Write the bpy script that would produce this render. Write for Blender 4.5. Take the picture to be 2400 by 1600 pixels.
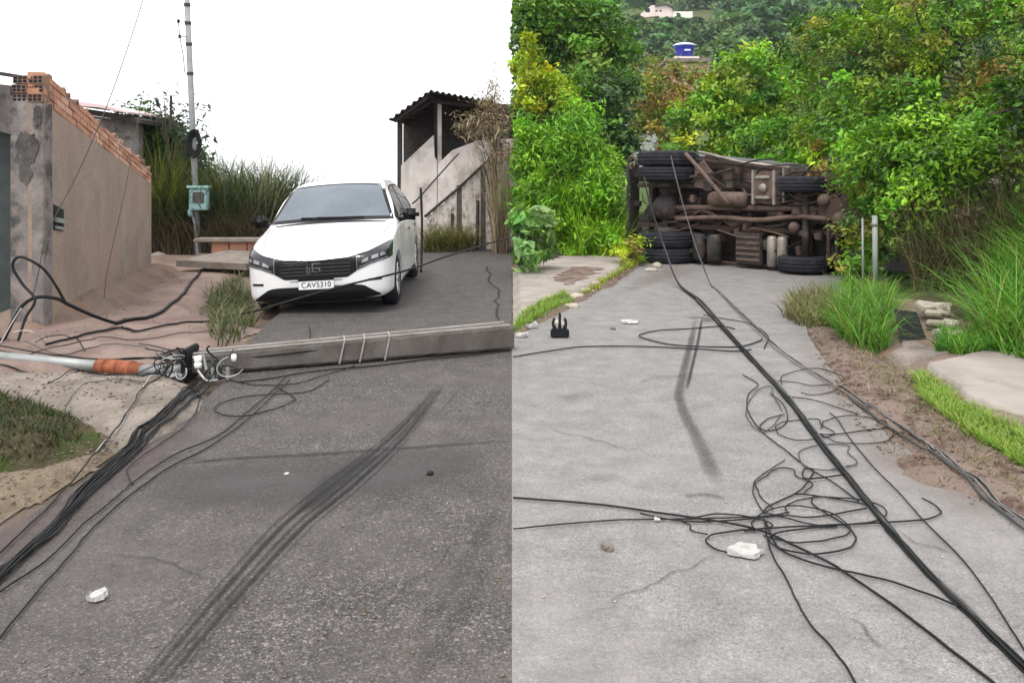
import bpy, bmesh, math, random
import numpy as np
from mathutils import Vector, Matrix, noise as mnoise
from mathutils.bvhtree import BVHTree
R = math.radians
sc = bpy.context.scene
for o in list(bpy.data.objects): bpy.data.objects.remove(o)

# ---------------------------------------------------------------- camera, sky, sun, exposure
CAM_H, F_PX, HOR = 1.6, 2000.0, 410.0
cam_d = bpy.data.cameras.new('camera'); cam = bpy.data.objects.new('camera', cam_d)
sc.collection.objects.link(cam); sc.camera = cam
cam.location = (0, 0, CAM_H); cam.rotation_euler = (R(90), 0, 0)
cam_d.sensor_fit = 'HORIZONTAL'; cam_d.sensor_width = 36.0; cam_d.lens = F_PX * 36.0 / 2400.0
cam_d.shift_y = -(800.0 - HOR) / 2400.0; cam_d.clip_end = 3000; cam_d.clip_start = 0.05

SUN_EL, SUN_AZ = R(62), R(205)        # high soft sun behind the photographer's right shoulder
world = bpy.data.worlds.new('World'); sc.world = world; world.use_nodes = True
wn = world.node_tree; wn.nodes.clear()
w_out = wn.nodes.new('ShaderNodeOutputWorld'); w_bg = wn.nodes.new('ShaderNodeBackground')
w_sky = wn.nodes.new('ShaderNodeTexSky'); w_sky.sky_type = 'NISHITA'; w_sky.sun_disc = False
w_sky.sun_elevation = SUN_EL; w_sky.sun_rotation = SUN_AZ
w_sky.air_density = 1.0; w_sky.dust_density = 2.0; w_sky.ozone_density = 1.0
w_hs = wn.nodes.new('ShaderNodeHueSaturation'); w_hs.inputs['Saturation'].default_value = 0.12   # cloud cover: sky light gone grey-white
w_mx = wn.nodes.new('ShaderNodeMix'); w_mx.data_type = 'RGBA'; w_mx.inputs[0].default_value = 0.8    # an even cloud deck hides most of the clear sky
w_mx.inputs[7].default_value = (8.6, 8.7, 9.0, 1)
wn.links.new(w_sky.outputs[0], w_hs.inputs['Color']); wn.links.new(w_hs.outputs[0], w_mx.inputs[6]); wn.links.new(w_mx.outputs[2], w_bg.inputs['Color'])
wn.links.new(w_bg.outputs[0], w_out.inputs[0]); w_bg.inputs['Strength'].default_value = 0.15
sun_d = bpy.data.lights.new('sun', 'SUN'); sun = bpy.data.objects.new('sun', sun_d); sc.collection.objects.link(sun)
sun_d.energy = 1.5; sun_d.angle = R(14); sun_d.color = (1.0, 0.96, 0.9)
sdir = Vector((math.sin(SUN_AZ) * math.cos(SUN_EL), math.cos(SUN_AZ) * math.cos(SUN_EL), math.sin(SUN_EL)))
sun.rotation_euler = sdir.to_track_quat('Z', 'Y').to_euler()
sc.view_settings.view_transform = 'Standard'; sc.view_settings.look = 'None'
sc.view_settings.exposure = 0.8; sc.view_settings.gamma = 1.0
sc.render.engine = 'CYCLES'; sc.cycles.max_bounces = 6; sc.cycles.transparent_max_bounces = 12
sc.cycles.use_denoising = True
col = sc.collection

# ---------------------------------------------------------------- helpers
def P(px, py, d):                       # point seen at pixel (px,py) of the 2400x1600 photograph, d metres ahead
    return Vector(((px - 1200) / F_PX * d, d, CAM_H - (py - HOR) / F_PX * d))
def GD(py): return CAM_H * F_PX / (py - HOR)
def G(px, py):
    d = GD(py); return ((px - 1200) / F_PX * d, d)
def GP(pts): return [G(*p) for p in pts]
def sstep(a, b, x):
    t = np.clip((x - a) / (b - a), 0, 1); return t * t * (3 - 2 * t)

_perm = np.random.RandomState(5).permutation(512)
def vnoise(x, y, seed=0):               # vectorised 2-D value noise, -1..1
    x = np.asarray(x, float) + seed * 17.3; y = np.asarray(y, float) + seed * 9.1
    xi = np.floor(x).astype(int); yi = np.floor(y).astype(int); fx = x - xi; fy = y - yi
    fx = fx * fx * (3 - 2 * fx); fy = fy * fy * (3 - 2 * fy)
    def h(a, b): return _perm[(_perm[a % 512] + b) % 512] / 255.5 - 1
    return (h(xi, yi) * (1 - fx) + h(xi + 1, yi) * fx) * (1 - fy) + (h(xi, yi + 1) * (1 - fx) + h(xi + 1, yi + 1) * fx) * fy
def fbm(x, y, seed=0, o=4):
    s = 0; a = 1.0; t = 0
    for i in range(o): s = s + a * vnoise(np.asarray(x) * 2 ** i, np.asarray(y) * 2 ** i, seed + i); t += a; a *= .5
    return s / t

def gz(x, y):                           # natural ground height
    x = np.asarray(x, float); y = np.asarray(y, float)
    z = np.zeros(np.broadcast(x, y).shape)
    side = sstep(-1.0, 3.0, x)
    z = z + -0.05 * np.clip(y - 24, 0, 400) * (1 - side)                     # left branch goes over a crest
    rise = .17 * np.clip(y - 21, 0, 24) + .09 * np.clip(y - 45, 0, 55) + .30 * np.clip(y - 100, 0, 170)
    z = z + rise * side * sstep(0, 12, x + 6 * sstep(20, 60, y))             # the hillside across the valley
    z = z - 0.09 * sstep(-2.6, -2.85, x) * sstep(-4.6, -3.6, x) * sstep(8.6, 9.8, y) * sstep(16, 14, y)  # gutter
    z = z + 1.3 * sstep(0, 2.2, x - (4.9 + .22 * np.clip(y - 8, 0, 30))) * sstep(5.5, 8, y)              # bank under the right-hand trees
    return z
MOUNDS = []
def surf(x, y):
    z = gz(x, y)
    for f in MOUNDS: z = np.maximum(z, f(x, y))
    return z

def mesh_np(name, verts, faces, mats=None, smooth=False, colors=None, parent=None, sub=True):
    """one mesh object from numpy arrays; faces: (n,3) or (n,4) array, or a list of lists"""
    me = bpy.data.meshes.new(name)
    verts = np.asarray(verts, dtype=np.float32).reshape(-1, 3).copy()
    q_ = parent
    while q_ is not None and sub: verts -= np.array(q_.location, dtype=np.float32); q_ = q_.parent
    if isinstance(faces, np.ndarray):
        n, k = faces.shape
        me.vertices.add(len(verts)); me.vertices.foreach_set('co', verts.ravel())
        me.loops.add(n * k); me.loops.foreach_set('vertex_index', faces.astype(np.int32).ravel())
        me.polygons.add(n); me.polygons.foreach_set('loop_start', np.arange(0, n * k, k, dtype=np.int32))
        try: me.polygons.foreach_set('loop_total', np.full(n, k, dtype=np.int32))
        except Exception: pass
        me.update(calc_edges=True)
    else:
        me.from_pydata([tuple(map(float, v)) for v in verts], [], faces); me.update()
    if smooth: me.polygons.foreach_set('use_smooth', np.ones(len(me.polygons), dtype=bool))
    if colors is not None:
        at = me.color_attributes.new('tint', 'FLOAT_COLOR', 'POINT')
        c = np.ones((len(verts), 4), dtype=np.float32); colors = np.asarray(colors, dtype=np.float32)
        c[:, :colors.shape[1]] = colors; at.data.foreach_set('color', c.ravel())
    for m in (mats if isinstance(mats, (list, tuple)) else [mats] if mats else []): me.materials.append(m)
    o = bpy.data.objects.new(name, me); col.objects.link(o)
    if parent is not None: o.parent = parent
    return o
def tag(o, label=None, cat=None, group=None, kind=None):
    if label: o['label'] = label
    if cat: o['category'] = cat
    if group: o['group'] = group
    if kind: o['kind'] = kind
    return o
def empty(name, loc, label, cat, group=None, rot=(0, 0, 0)):
    o = bpy.data.objects.new(name, None); col.objects.link(o); o.empty_display_size = .1
    o.location = loc; o.rotation_euler = rot; return tag(o, label, cat, group)

class MB:
    """collects simple shapes, then builds ONE mesh"""
    def __init__(s): s.v = []; s.f = []
    def add(s, v, f):
        b = len(s.v); s.v += [tuple(p) for p in v]; s.f += [[i + b for i in q] for q in f]; return s
    def box(s, a, b, M=None):
        (x0, y0, z0), (x1, y1, z1) = a, b
        v = [Vector(p) for p in ((x0,y0,z0),(x1,y0,z0),(x1,y1,z0),(x0,y1,z0),(x0,y0,z1),(x1,y0,z1),(x1,y1,z1),(x0,y1,z1))]
        if M is not None: v = [M @ p for p in v]
        return s.add(v, [(0,3,2,1),(4,5,6,7),(0,1,5,4),(1,2,6,5),(2,3,7,6),(3,0,4,7)])
    def bbox(s, a, b, r=.01, M=None):    # box with chamfered edges
        bm = bmesh.new(); bmesh.ops.create_cube(bm, size=1)
        c = [(a[i] + b[i]) / 2 for i in range(3)]; e = [abs(b[i] - a[i]) for i in range(3)]
        for v in bm.verts: v.co = Vector([c[i] + v.co[i] * e[i] for i in range(3)])
        bmesh.ops.bevel(bm, geom=bm.edges[:], offset=min(r, min(e) * .45), segments=2, affect='EDGES')
        if M is not None:
            for v in bm.verts: v.co = M @ v.co
        bm.verts.index_update()
        s.add([v.co for v in bm.verts], [[v.index for v in f.verts] for f in bm.faces]); bm.free(); return s
    def hexa(s, q0, q1):                 # box between two quads
        return s.add(list(q0) + list(q1), [(0,3,2,1),(4,5,6,7),(0,1,5,4),(1,2,6,5),(2,3,7,6),(3,0,4,7)])
    def prism(s, poly, off):             # polygon (3-D points) extruded by vector
        n = len(poly); off = Vector(off); p = [Vector(q) for q in poly]
        return s.add(p + [q + off for q in p], [list(range(n))[::-1], list(range(n, 2*n))] + [(i, (i+1) % n, n+(i+1) % n, n+i) for i in range(n)])
    def tube(s, pts, r, k=8, caps=True):
        v, f = tube_np(pts, r, k, caps); return s.add(v, f)
    def lathe(s, prof, axis='Z', c=(0,0,0), k=24):
        n = len(prof); v = []
        for i in range(k):
            a = 2 * math.pi * i / k
            for (r, h) in prof:
                x, y = r * math.cos(a), r * math.sin(a)
                p = (x, y, h) if axis == 'Z' else ((h, x, y) if axis == 'X' else (x, h, y))
                v.append((p[0] + c[0], p[1] + c[1], p[2] + c[2]))
        f = [(i*n+j, ((i+1) % k)*n+j, ((i+1) % k)*n+j+1, i*n+j+1) for i in range(k) for j in range(n-1)]
        return s.add(v, f)
    def build(s, name, mat, parent=None, smooth=False, sub=True, fixn=True):
        o = mesh_np(name, np.array(s.v), s.f, mat, smooth, None, parent, sub)
        if fixn:
            bm = bmesh.new(); bm.from_mesh(o.data); bmesh.ops.recalc_face_normals(bm, faces=bm.faces[:]); bm.to_mesh(o.data); bm.free()
        return o
def catmull(pts, n=6):
    p = [Vector(q) for q in pts]
    if len(p) < 3: return p
    p = [p[0] * 2 - p[1]] + p + [p[-1] * 2 - p[-2]]; out = []
    for i in range(1, len(p) - 2):
        for k in range(n):
            t = k / n; a, b, c, d = p[i-1], p[i], p[i+1], p[i+2]
            out.append(.5 * ((2*b) + (c-a)*t + (2*a-5*b+4*c-d)*t*t + (3*b-a-3*c+d)*t*t*t))
    out.append(p[-2]); return out
def tube_np(pts, r, k=6, caps=True):
    p = [Vector(q) for q in pts]; n = len(p); rr = r if hasattr(r, '__len__') else [r] * n
    v = []; f = []; t0 = (p[1] - p[0]).normalized()
    nrm = t0.orthogonal().normalized()
    for i in range(n):
        t = (p[min(i+1, n-1)] - p[max(i-1, 0)])
        t = t.normalized() if t.length > 1e-9 else t0
        nrm = (nrm - t * nrm.dot(t)); nrm = nrm.normalized() if nrm.length > 1e-6 else t.orthogonal().normalized()
        b = t.cross(nrm)
        for j in range(k):
            a = 2 * math.pi * j / k; v.append(p[i] + (nrm * math.cos(a) + b * math.sin(a)) * rr[i])
    for i in range(n - 1):
        for j in range(k): f.append((i*k+j, i*k+(j+1) % k, (i+1)*k+(j+1) % k, (i+1)*k+j))
    if caps: f.append(tuple(range(k))[::-1]); f.append(tuple(range((n-1)*k, n*k)))
    return v, f

# ---------------------------------------------------------------- materials
def nodes(name):
    m = bpy.data.materials.new(name); m.use_nodes = True; nt = m.node_tree
    b = nt.nodes['Principled BSDF']; return m, nt, b
def N(nt, t, **kw):
    n = nt.nodes.new(t)
    for k, v in kw.items():
        if k in n.inputs: n.inputs[k].default_value = v
        else: setattr(n, k, v)
    return n
def c4(c): return (c[0], c[1], c[2], 1.0)
def ramp(nt, src, stops, interp='LINEAR'):
    r = nt.nodes.new('ShaderNodeValToRGB'); r.color_ramp.interpolation = interp; e = r.color_ramp.elements
    while len(e) < len(stops): e.new(.5)
    for i, (p, c) in enumerate(stops): e[i].position = p; e[i].color = c4(c) if not isinstance(c, (int, float)) else (c, c, c, 1)
    nt.links.new(src, r.inputs[0]); return r.outputs[0]
def mixc(nt, fac, a, b, mode='MIX'):
    m = nt.nodes.new('ShaderNodeMix'); m.data_type = 'RGBA'; m.blend_type = mode
    for s, i in ((fac, 0), (a, 6), (b, 7)):
        if hasattr(s, 'links') or hasattr(s, 'is_linked'): nt.links.new(s, m.inputs[i])
        elif i == 0: m.inputs[0].default_value = s
        else: m.inputs[i].default_value = c4(s)
    return m.outputs[2]
def noisen(nt, vec, scale, detail=4, rough=.55, dist=0):
    n = N(nt, 'ShaderNodeTexNoise', Scale=scale, Detail=detail, Roughness=rough, Distortion=dist)
    nt.links.new(vec, n.inputs['Vector']); return n.outputs['Fac']
def bump(nt, b, h, strength, dist):
    bp = N(nt, 'ShaderNodeBump', Strength=strength, Distance=dist); nt.links.new(h, bp.inputs['Height'])
    nt.links.new(bp.outputs[0], b.inputs['Normal'])
def pmat(name, c1, c2, scale=6, rough=.8, fine=60, fineamt=.25, bmp=.3, bdist=.01, spec=.3, metal=0, c3=None, s3=1.2, w3=(.5, .62), coat=0, streak=None):
    """two-tone noise + fine grain + optional third patchy colour + relief"""
    m, nt, b = nodes(name); tc = nt.nodes.new('ShaderNodeTexCoord'); v = tc.outputs['Object']
    n1 = noisen(nt, v, scale, 5); cc = ramp(nt, n1, [(.3, c1), (.7, c2)])
    if c3 is not None:
        n3 = noisen(nt, v, s3, 6, .6); cc = mixc(nt, ramp(nt, n3, [(w3[0], 0.0), (w3[1], 1.0)]), cc, c3)
    if streak is not None:
        mp_ = nt.nodes.new('ShaderNodeMapping'); mp_.inputs['Scale'].default_value = (1, 1, .09); nt.links.new(v, mp_.inputs['Vector'])
        cc = mixc(nt, ramp(nt, noisen(nt, mp_.outputs[0], 3.2, 6, .7), [(.52, 0.0), (.80, .6)]), cc, streak)
    nf = noisen(nt, v, fine, 4, .7)
    g = ramp(nt, nf, [(.25, 1 - fineamt), (.75, 1 + fineamt)]); cc = mixc(nt, 1.0, cc, g, 'MULTIPLY')
    nt.links.new(cc, b.inputs['Base Color']); b.inputs['Roughness'].default_value = rough
    b.inputs['Specular IOR Level'].default_value = spec; b.inputs['Metallic'].default_value = metal
    b.inputs['Coat Weight'].default_value = coat
    if bmp: bump(nt, b, nf, bmp, bdist)
    return m
def asphalt(name, dark, mid, light, tint2, speck=230, relief=.5, patch=.9):
    m, nt, b = nodes(name); tc = nt.nodes.new('ShaderNodeTexCoord'); v = tc.outputs['Object']
    vo = N(nt, 'ShaderNodeTexVoronoi', Scale=speck); nt.links.new(v, vo.inputs['Vector'])
    vr = N(nt, 'ShaderNodeTexVoronoi', Scale=speck * .52); nt.links.new(v, vr.inputs['Vector'])
    sep = nt.nodes.new('ShaderNodeSeparateColor'); nt.links.new(vo.outputs['Color'], sep.inputs[0])
    sep2 = nt.nodes.new('ShaderNodeSeparateColor'); nt.links.new(vr.outputs['Color'], sep2.inputs[0])
    stones = ramp(nt, sep.outputs[0], [(0, dark), (.3, dark), (.5, mid), (.82, mid), (1, light)])
    stones2 = ramp(nt, sep2.outputs[0], [(0, dark), (.35, mid), (.90, mid), (1, light)])
    big = noisen(nt, v, 1.1, 6, .6); wear = ramp(nt, noisen(nt, v, patch, 5, .6), [(.40, 0.0), (.62, 1.0)])
    cc = mixc(nt, .45, stones, stones2)
    cc = mixc(nt, ramp(nt, wear, [(0, .12), (1, .72)]), cc, mixc(nt, big, mid, tint2))
    blot = ramp(nt, noisen(nt, v, 4.5, 6, .65), [(.28, .74), (.72, 1.2)]); cc = mixc(nt, 1.0, cc, blot, 'MULTIPLY')
    blot2 = ramp(nt, noisen(nt, v, 38, 4, .7), [(.3, .88), (.7, 1.1)]); cc = mixc(nt, 1.0, cc, blot2, 'MULTIPLY')
    nt.links.new(cc, b.inputs['Base Color']); b.inputs['Roughness'].default_value = .85; b.inputs['Specular IOR Level'].default_value = .3
    ad = N(nt, 'ShaderNodeMath', operation='ADD'); nt.links.new(sep.outputs[1], ad.inputs[0]); nt.links.new(noisen(nt, v, 60, 3), ad.inputs[1])
    bump(nt, b, ad.outputs[0], relief, .006); return m
def leafmat(name, trans=.28, rough=.45, spec=.35):
    m, nt, b = nodes(name); a = N(nt, 'ShaderNodeAttribute', attribute_name='tint')
    nt.links.new(a.outputs['Color'], b.inputs['Base Color']); b.inputs['Roughness'].default_value = rough
    b.inputs['Specular IOR Level'].default_value = spec
    t = nt.nodes.new('ShaderNodeBsdfTranslucent'); nt.links.new(mixc(nt, 1.0, a.outputs['Color'], (1.08, 1.2, .5), 'MULTIPLY'), t.inputs['Color'])
    mx = N(nt, 'ShaderNodeMixShader'); mx.inputs[0].default_value = trans
    nt.links.new(b.outputs[0], mx.inputs[1]); nt.links.new(t.outputs[0], mx.inputs[2])
    nt.links.new(mx.outputs[0], nt.nodes['Material Output'].inputs[0]); return m
def stainmat(name, c, rough=.85, scale=25, lo=.35, hi=.65, amt=1.0):
    """thin film on the road: the tint attribute's red channel is its coverage, broken up by noise"""
    m, nt, b = nodes(name); tc = nt.nodes.new('ShaderNodeTexCoord'); v = tc.outputs['Object']
    a = N(nt, 'ShaderNodeAttribute', attribute_name='tint'); sp = nt.nodes.new('ShaderNodeSeparateColor'); nt.links.new(a.outputs['Color'], sp.inputs[0])
    nz = ramp(nt, noisen(nt, v, scale, 5, .7), [(lo, .15), (hi, 1.0)])
    mu = N(nt, 'ShaderNodeMath', operation='MULTIPLY'); nt.links.new(sp.outputs[0], mu.inputs[0]); nt.links.new(nz, mu.inputs[1])
    m2 = N(nt, 'ShaderNodeMath', operation='MULTIPLY'); nt.links.new(mu.outputs[0], m2.inputs[0]); m2.inputs[1].default_value = amt
    b.inputs['Base Color'].default_value = c4(c); b.inputs['Roughness'].default_value = rough; b.inputs['Specular IOR Level'].default_value = .25
    nt.links.new(m2.outputs[0], b.inputs['Alpha']); return m

M = {}
M['road_dark'] = asphalt('old dark asphalt', (.010, .0095, .009), (.076, .067, .063), (.36, .33, .305), (.100, .089, .084), 170, 1.0, .7)
M['road_light'] = asphalt('pale worn asphalt', (.10, .094, .09), (.205, .193, .186), (.34, .325, .31), (.21, .198, .19), 190, .6, .6)
M['soil'] = pmat('reddish soil', (.125, .09, .072), (.20, .152, .125), 3, .95, 70, .35, .8, .015, .1, c3=(.095, .062, .048), s3=7)
M['dirt'] = pmat('brown verge dirt', (.13, .095, .075), (.20, .15, .125), 2.5, .95, 50, .3, .6, .02, .1, c3=(.19, .12, .09), s3=1.6)
M['pave_l'] = pmat('dusty pink pavement', (.15, .108, .09), (.21, .155, .13), 2.2, .9, 55, .22, .4, .01, .2, c3=(.14, .095, .08), s3=1.4)
M['apron'] = pmat('pale dusty concrete', (.14, .118, .10), (.225, .19, .162), 5, .9, 50, .25, .6, .015, .2, c3=(.13, .11, .09), s3=3.2)
M['pave_r'] = pmat('pale concrete slab', (.22, .19, .165), (.30, .265, .235), 2.2, .85, 70, .15, .35, .008, .25, c3=(.20, .175, .15), s3=1.7)
M['sand'] = pmat('sandy grit', (.13, .10, .07), (.20, .16, .115), 8, .95, 60, .35, .7, .02, .1)
M['mud'] = pmat('dark mossy earth', (.045, .04, .022), (.085, .072, .04), 7, .95, 40, .35, .8, .03, .1, c3=(.04, .06, .015), s3=4)
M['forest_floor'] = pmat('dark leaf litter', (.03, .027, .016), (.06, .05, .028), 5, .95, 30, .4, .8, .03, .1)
M['plaster'] = pmat('dirty brown-grey plaster', (.20, .155, .125), (.275, .22, .18), 2.4, .9, 22, .16, .6, .012, .2, c3=(.26, .185, .14), s3=1.1, w3=(.45, .65), streak=(.12, .095, .08))
M['plaster_dark'] = pmat('weathered cement', (.10, .09, .085), (.24, .21, .20), 4, .9, 40, .25, .5, .01, .2, c3=(.06, .055, .052), s3=3)
M['cement_dark'] = pmat('damp dark cement', (.04, .038, .037), (.10, .092, .088), 7, .9, 50, .3, .5, .01, .2, c3=(.15, .135, .125), s3=9, w3=(.55, .75))
M['brick'] = pmat('hollow clay brick', (.34, .165, .105), (.44, .235, .155), 3, .9, 60, .18, .4, .006, .2, c3=(.25, .125, .09), s3=4)
M['brick2'] = pmat('paler clay brick', (.42, .25, .18), (.50, .31, .235), 3, .9, 60, .18, .4, .006, .2)
M['brick_old'] = pmat('dusty weathered brick', (.15, .085, .062), (.24, .14, .10), 6, .95, 60, .3, .5, .008, .15, c3=(.12, .105, .09), s3=7)
M['mortar'] = pmat('pinkish mortar', (.20, .13, .10), (.27, .17, .13), 9, .95, 60, .3, .6, .01, .1)
M['black'] = pmat('dull black', (.005, .005, .006), (.010, .010, .011), 8, .6, 60, .2, .1, .004, .2)
M['cable'] = pmat('black cable sheath', (.005, .005, .0055), (.012, .012, .0125), 9, .5, 60, .2, 0, .004, .16)
M['cable_grey'] = pmat('dusty grey cable', (.03, .03, .031), (.06, .06, .06), 9, .6, 60, .2, 0, .004, .2)
M['cable_sheen'] = pmat('black cable with painted sheen', (.09, .088, .085), (.17, .165, .16), 9, .6, 60, .3, 0, .004, .2)  # pale grey puts a sky sheen into the black cable's colour
M['wire_pale'] = pmat('weathered pale wire', (.30, .28, .27), (.42, .40, .38), 9, .5, 60, .2, 0, .004, .4)
M['pole_conc'] = pmat('old concrete pole', (.065, .057, .05), (.11, .098, .089), 3, .85, 70, .25, .5, .006, .25, c3=(.13, .118, .108), s3=5, w3=(.52, .75), streak=(.06, .052, .046))
M['pole_highlight'] = pmat('concrete edge with painted highlight', (.16, .145, .13), (.26, .24, .22), 6, .85, 60, .3, .5, .006, .2)  # paler than the shaft: the edge highlight is put into the colour
M['galv'] = pmat('galvanised steel', (.20, .205, .20), (.30, .305, .30), 7, .5, 60, .12, .1, .003, .5, metal=.3)
M['grey_post'] = pmat('grey painted post', (.20, .205, .21), (.28, .285, .29), 5, .65, 50, .15, .2, .004, .4)
M['orange'] = pmat('orange rubber sleeve', (.18, .05, .02), (.28, .085, .035), 12, .7, 60, .3, .3, .006, .3, c3=(.16, .045, .02), s3=14)
M['steel_dark'] = pmat('rusty dark steel', (.03, .028, .027), (.07, .06, .055), 14, .6, 60, .3, .3, .004, .5, metal=.4)
M['porcelain'] = pmat('white porcelain', (.72, .72, .70), (.8, .8, .78), 5, .25, 60, .05, 0, .002, .5)
M['teal'] = pmat('pale teal plastic', (.20, .34, .33), (.27, .42, .40), 6, .5, 60, .12, .1, .003, .5)
M['straps'] = pmat('pale wire strap', (.20, .18, .165), (.32, .29, .27), 12, .5, 60, .2, 0, .003, .4)
M['whitewash'] = pmat('stained whitewash', (.46, .41, .38), (.62, .57, .54), 2.2, .9, 40, .14, .3, .006, .2, c3=(.34, .295, .265), s3=1.6, streak=(.24, .20, .175))
M['board'] = pmat('weathered grey board', (.34, .30, .27), (.54, .50, .46), 4, .9, 45, .25, .4, .006, .2, c3=(.17, .14, .12), s3=5)
M['board_d'] = pmat('dark wet board', (.05, .042, .036), (.10, .085, .075), 4, .9, 45, .3, .4, .006, .2)
M['roof_sheet'] = pmat('dark corrugated sheet', (.045, .036, .038), (.075, .062, .062), 4, .75, 40, .2, .2, .005, .3)
M['roof_pink'] = pmat('faded pink roof sheet', (.50, .36, .35), (.62, .48, .47), 3, .7, 40, .1, .2, .005, .3)
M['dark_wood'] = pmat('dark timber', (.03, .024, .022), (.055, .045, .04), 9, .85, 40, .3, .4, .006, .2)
M['white_trash'] = pmat('chipped white plaster', (.26, .25, .235), (.44, .43, .41), 14, .8, 60, .2, .6, .006, .2)
M['rubble'] = pmat('broken pale concrete', (.26, .225, .18), (.40, .35, .29), 6, .9, 40, .25, .6, .01, .2)
M['house_pink'] = pmat('pale pink render', (.60, .48, .45), (.70, .60, .57), 1, .9, 8, .1, .1, .01, .2)
M['house_white'] = pmat('white render', (.66, .64, .60), (.76, .74, .70), 1, .9, 8, .1, .1, .01, .2)
M['tank_blue'] = pmat('blue polyethylene', (.012, .02, .22), (.02, .035, .30), 3, .35, 30, .08, 0, .003, .5)
M['tank_lid'] = pmat('pale blue lid', (.55, .60, .78), (.66, .70, .85), 3, .4, 30, .08, 0, .003, .5)
M['bark'] = pmat('brown bark', (.06, .045, .032), (.11, .085, .06), 12, .9, 50, .35, .8, .02, .15)
M['leaf'] = leafmat('leaf')
M['grassblade'] = leafmat('grass blade', .3, .55, .25)
M['dryblade'] = leafmat('dry stem', .15, .8, .15)
M['pvc'] = pmat('grey-white PVC pipe', (.15, .17, .15), (.23, .25, .22), 6, .5, 40, .1, 0, .003, .4)
# stains
M['st_dark'] = stainmat('rubber on road', (.018, .016, .016), .7, 110, .36, .56, .9)
M['st_line'] = stainmat('rubber line on road', (.009, .008, .008), .7, 90, .30, .50, 1.0)
M['st_smooth'] = stainmat('smooth fine asphalt skin', (.066, .061, .060), .8, 3.5, .2, .5, .8)
M['st_grey'] = stainmat('old grey stain', (.13, .12, .115), .85, 5, .3, .6, .5)
M['st_dust'] = stainmat('pale dust', (.20, .155, .135), .95, 9, .35, .65, .75)
M['st_purple'] = stainmat('damp gutter dust', (.11, .085, .08), .9, 6, .3, .6, .7)

# ---------------------------------------------------------------- sheets on the ground
def inside_dist(poly, x, y):
    """signed distance (positive inside) from points to polygon"""
    poly = np.array(poly, float); n = len(poly); shp = np.broadcast(np.asarray(x), np.asarray(y)).shape
    x = np.broadcast_to(np.asarray(x, float), shp).ravel(); y = np.broadcast_to(np.asarray(y, float), shp).ravel()
    best = np.full(x.shape, 1e9); ins = np.zeros(x.shape, bool)
    for i in range(n):
        a = poly[i]; b = poly[(i + 1) % n]; dx, dy = b - a; L = dx*dx + dy*dy + 1e-12
        t = np.clip(((x - a[0]) * dx + (y - a[1]) * dy) / L, 0, 1)
        best = np.minimum(best, np.hypot(x - a[0] - t*dx, y - a[1] - t*dy))
        cr = ((a[1] > y) != (b[1] > y)) & (x < (b[0]-a[0]) * (y - a[1]) / ((b[1]-a[1]) + 1e-12) + a[0]); ins ^= cr
    return (np.where(ins, best, -best)).reshape(shp)
def mound(name, poly, mat, h=.06, edge=.25, amp=.02, nscale=4, rag=.10, res=.04, seed=1, sink=.02, kind='structure', register=True):
    """a raised, ragged-edged sheet that dips under the surrounding ground at its rim"""
    pa = np.array(poly)
    def hf(x, y):
        x = np.asarray(x, float); y = np.asarray(y, float)
        d = inside_dist(poly, x, y) + rag * fbm(x * 3.1, y * 3.1, seed + 3, 4)
        e = sstep(0, edge, d)
        return gz(x, y) - sink + (h + sink) * e + amp * e * fbm(x * nscale, y * nscale, seed, 4)
    x0, y0 = pa.min(0) - rag; x1, y1 = pa.max(0) + rag
    nx = max(2, int((x1 - x0) / res) + 1); ny = max(2, int((y1 - y0) / res) + 1)
    X, Y = np.meshgrid(np.linspace(x0, x1, nx), np.linspace(y0, y1, ny)); Z = hf(X, Y)
    keep = Z > gz(X, Y) - sink + 1e-5
    idx = np.arange(nx * ny).reshape(ny, nx)
    q = np.stack([idx[:-1, :-1], idx[:-1, 1:], idx[1:, 1:], idx[1:, :-1]], -1).reshape(-1, 4)
    k = keep.ravel()[q].any(1); q = q[k]
    used = np.unique(q); mp = np.full(nx * ny, -1); mp[used] = np.arange(len(used))
    o = mesh_np(name, np.stack([X, Y, Z], -1).reshape(-1, 3)[used], mp[q], mat, True)
    o['kind'] = kind
    if register: MOUNDS.append(hf)
    return o
def strip_stain(name, path, width, mat, lift=.004, n=10, across=7, taper=True, res=.05, alpha=None):
    """soft-edged mark following a path on the ground"""
    pts = catmull([(x, y, 0) for x, y in path], n); v = []; c = []; f = []; m = len(pts)
    for i, p in enumerate(pts):
        t = (pts[min(i+1, m-1)] - pts[max(i-1, 0)]).normalized(); nn = Vector((-t.y, t.x, 0))
        w = width[0] + (width[1] - width[0]) * i / (m - 1) if hasattr(width, '__len__') else width
        for j in range(across):
            s = j / (across - 1) * 2 - 1; q = p + nn * s * w / 2
            v.append((q.x, q.y, float(gz(q.x, q.y)) + lift)); a = max(0, 1 - abs(s) ** 2.2)
            if taper: a *= min(1, i / (m * .12), (m - 1 - i) / (m * .12))
            if alpha: a *= alpha(i / (m - 1))
            c.append((a, a, a))
    for i in range(m - 1):
        for j in range(across - 1): a = i * across + j; f.append((a, a+1, a+across+1, a+across))
    o = mesh_np(name, v, np.array(f), mat, False, c); o['kind'] = 'structure'; return o
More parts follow.
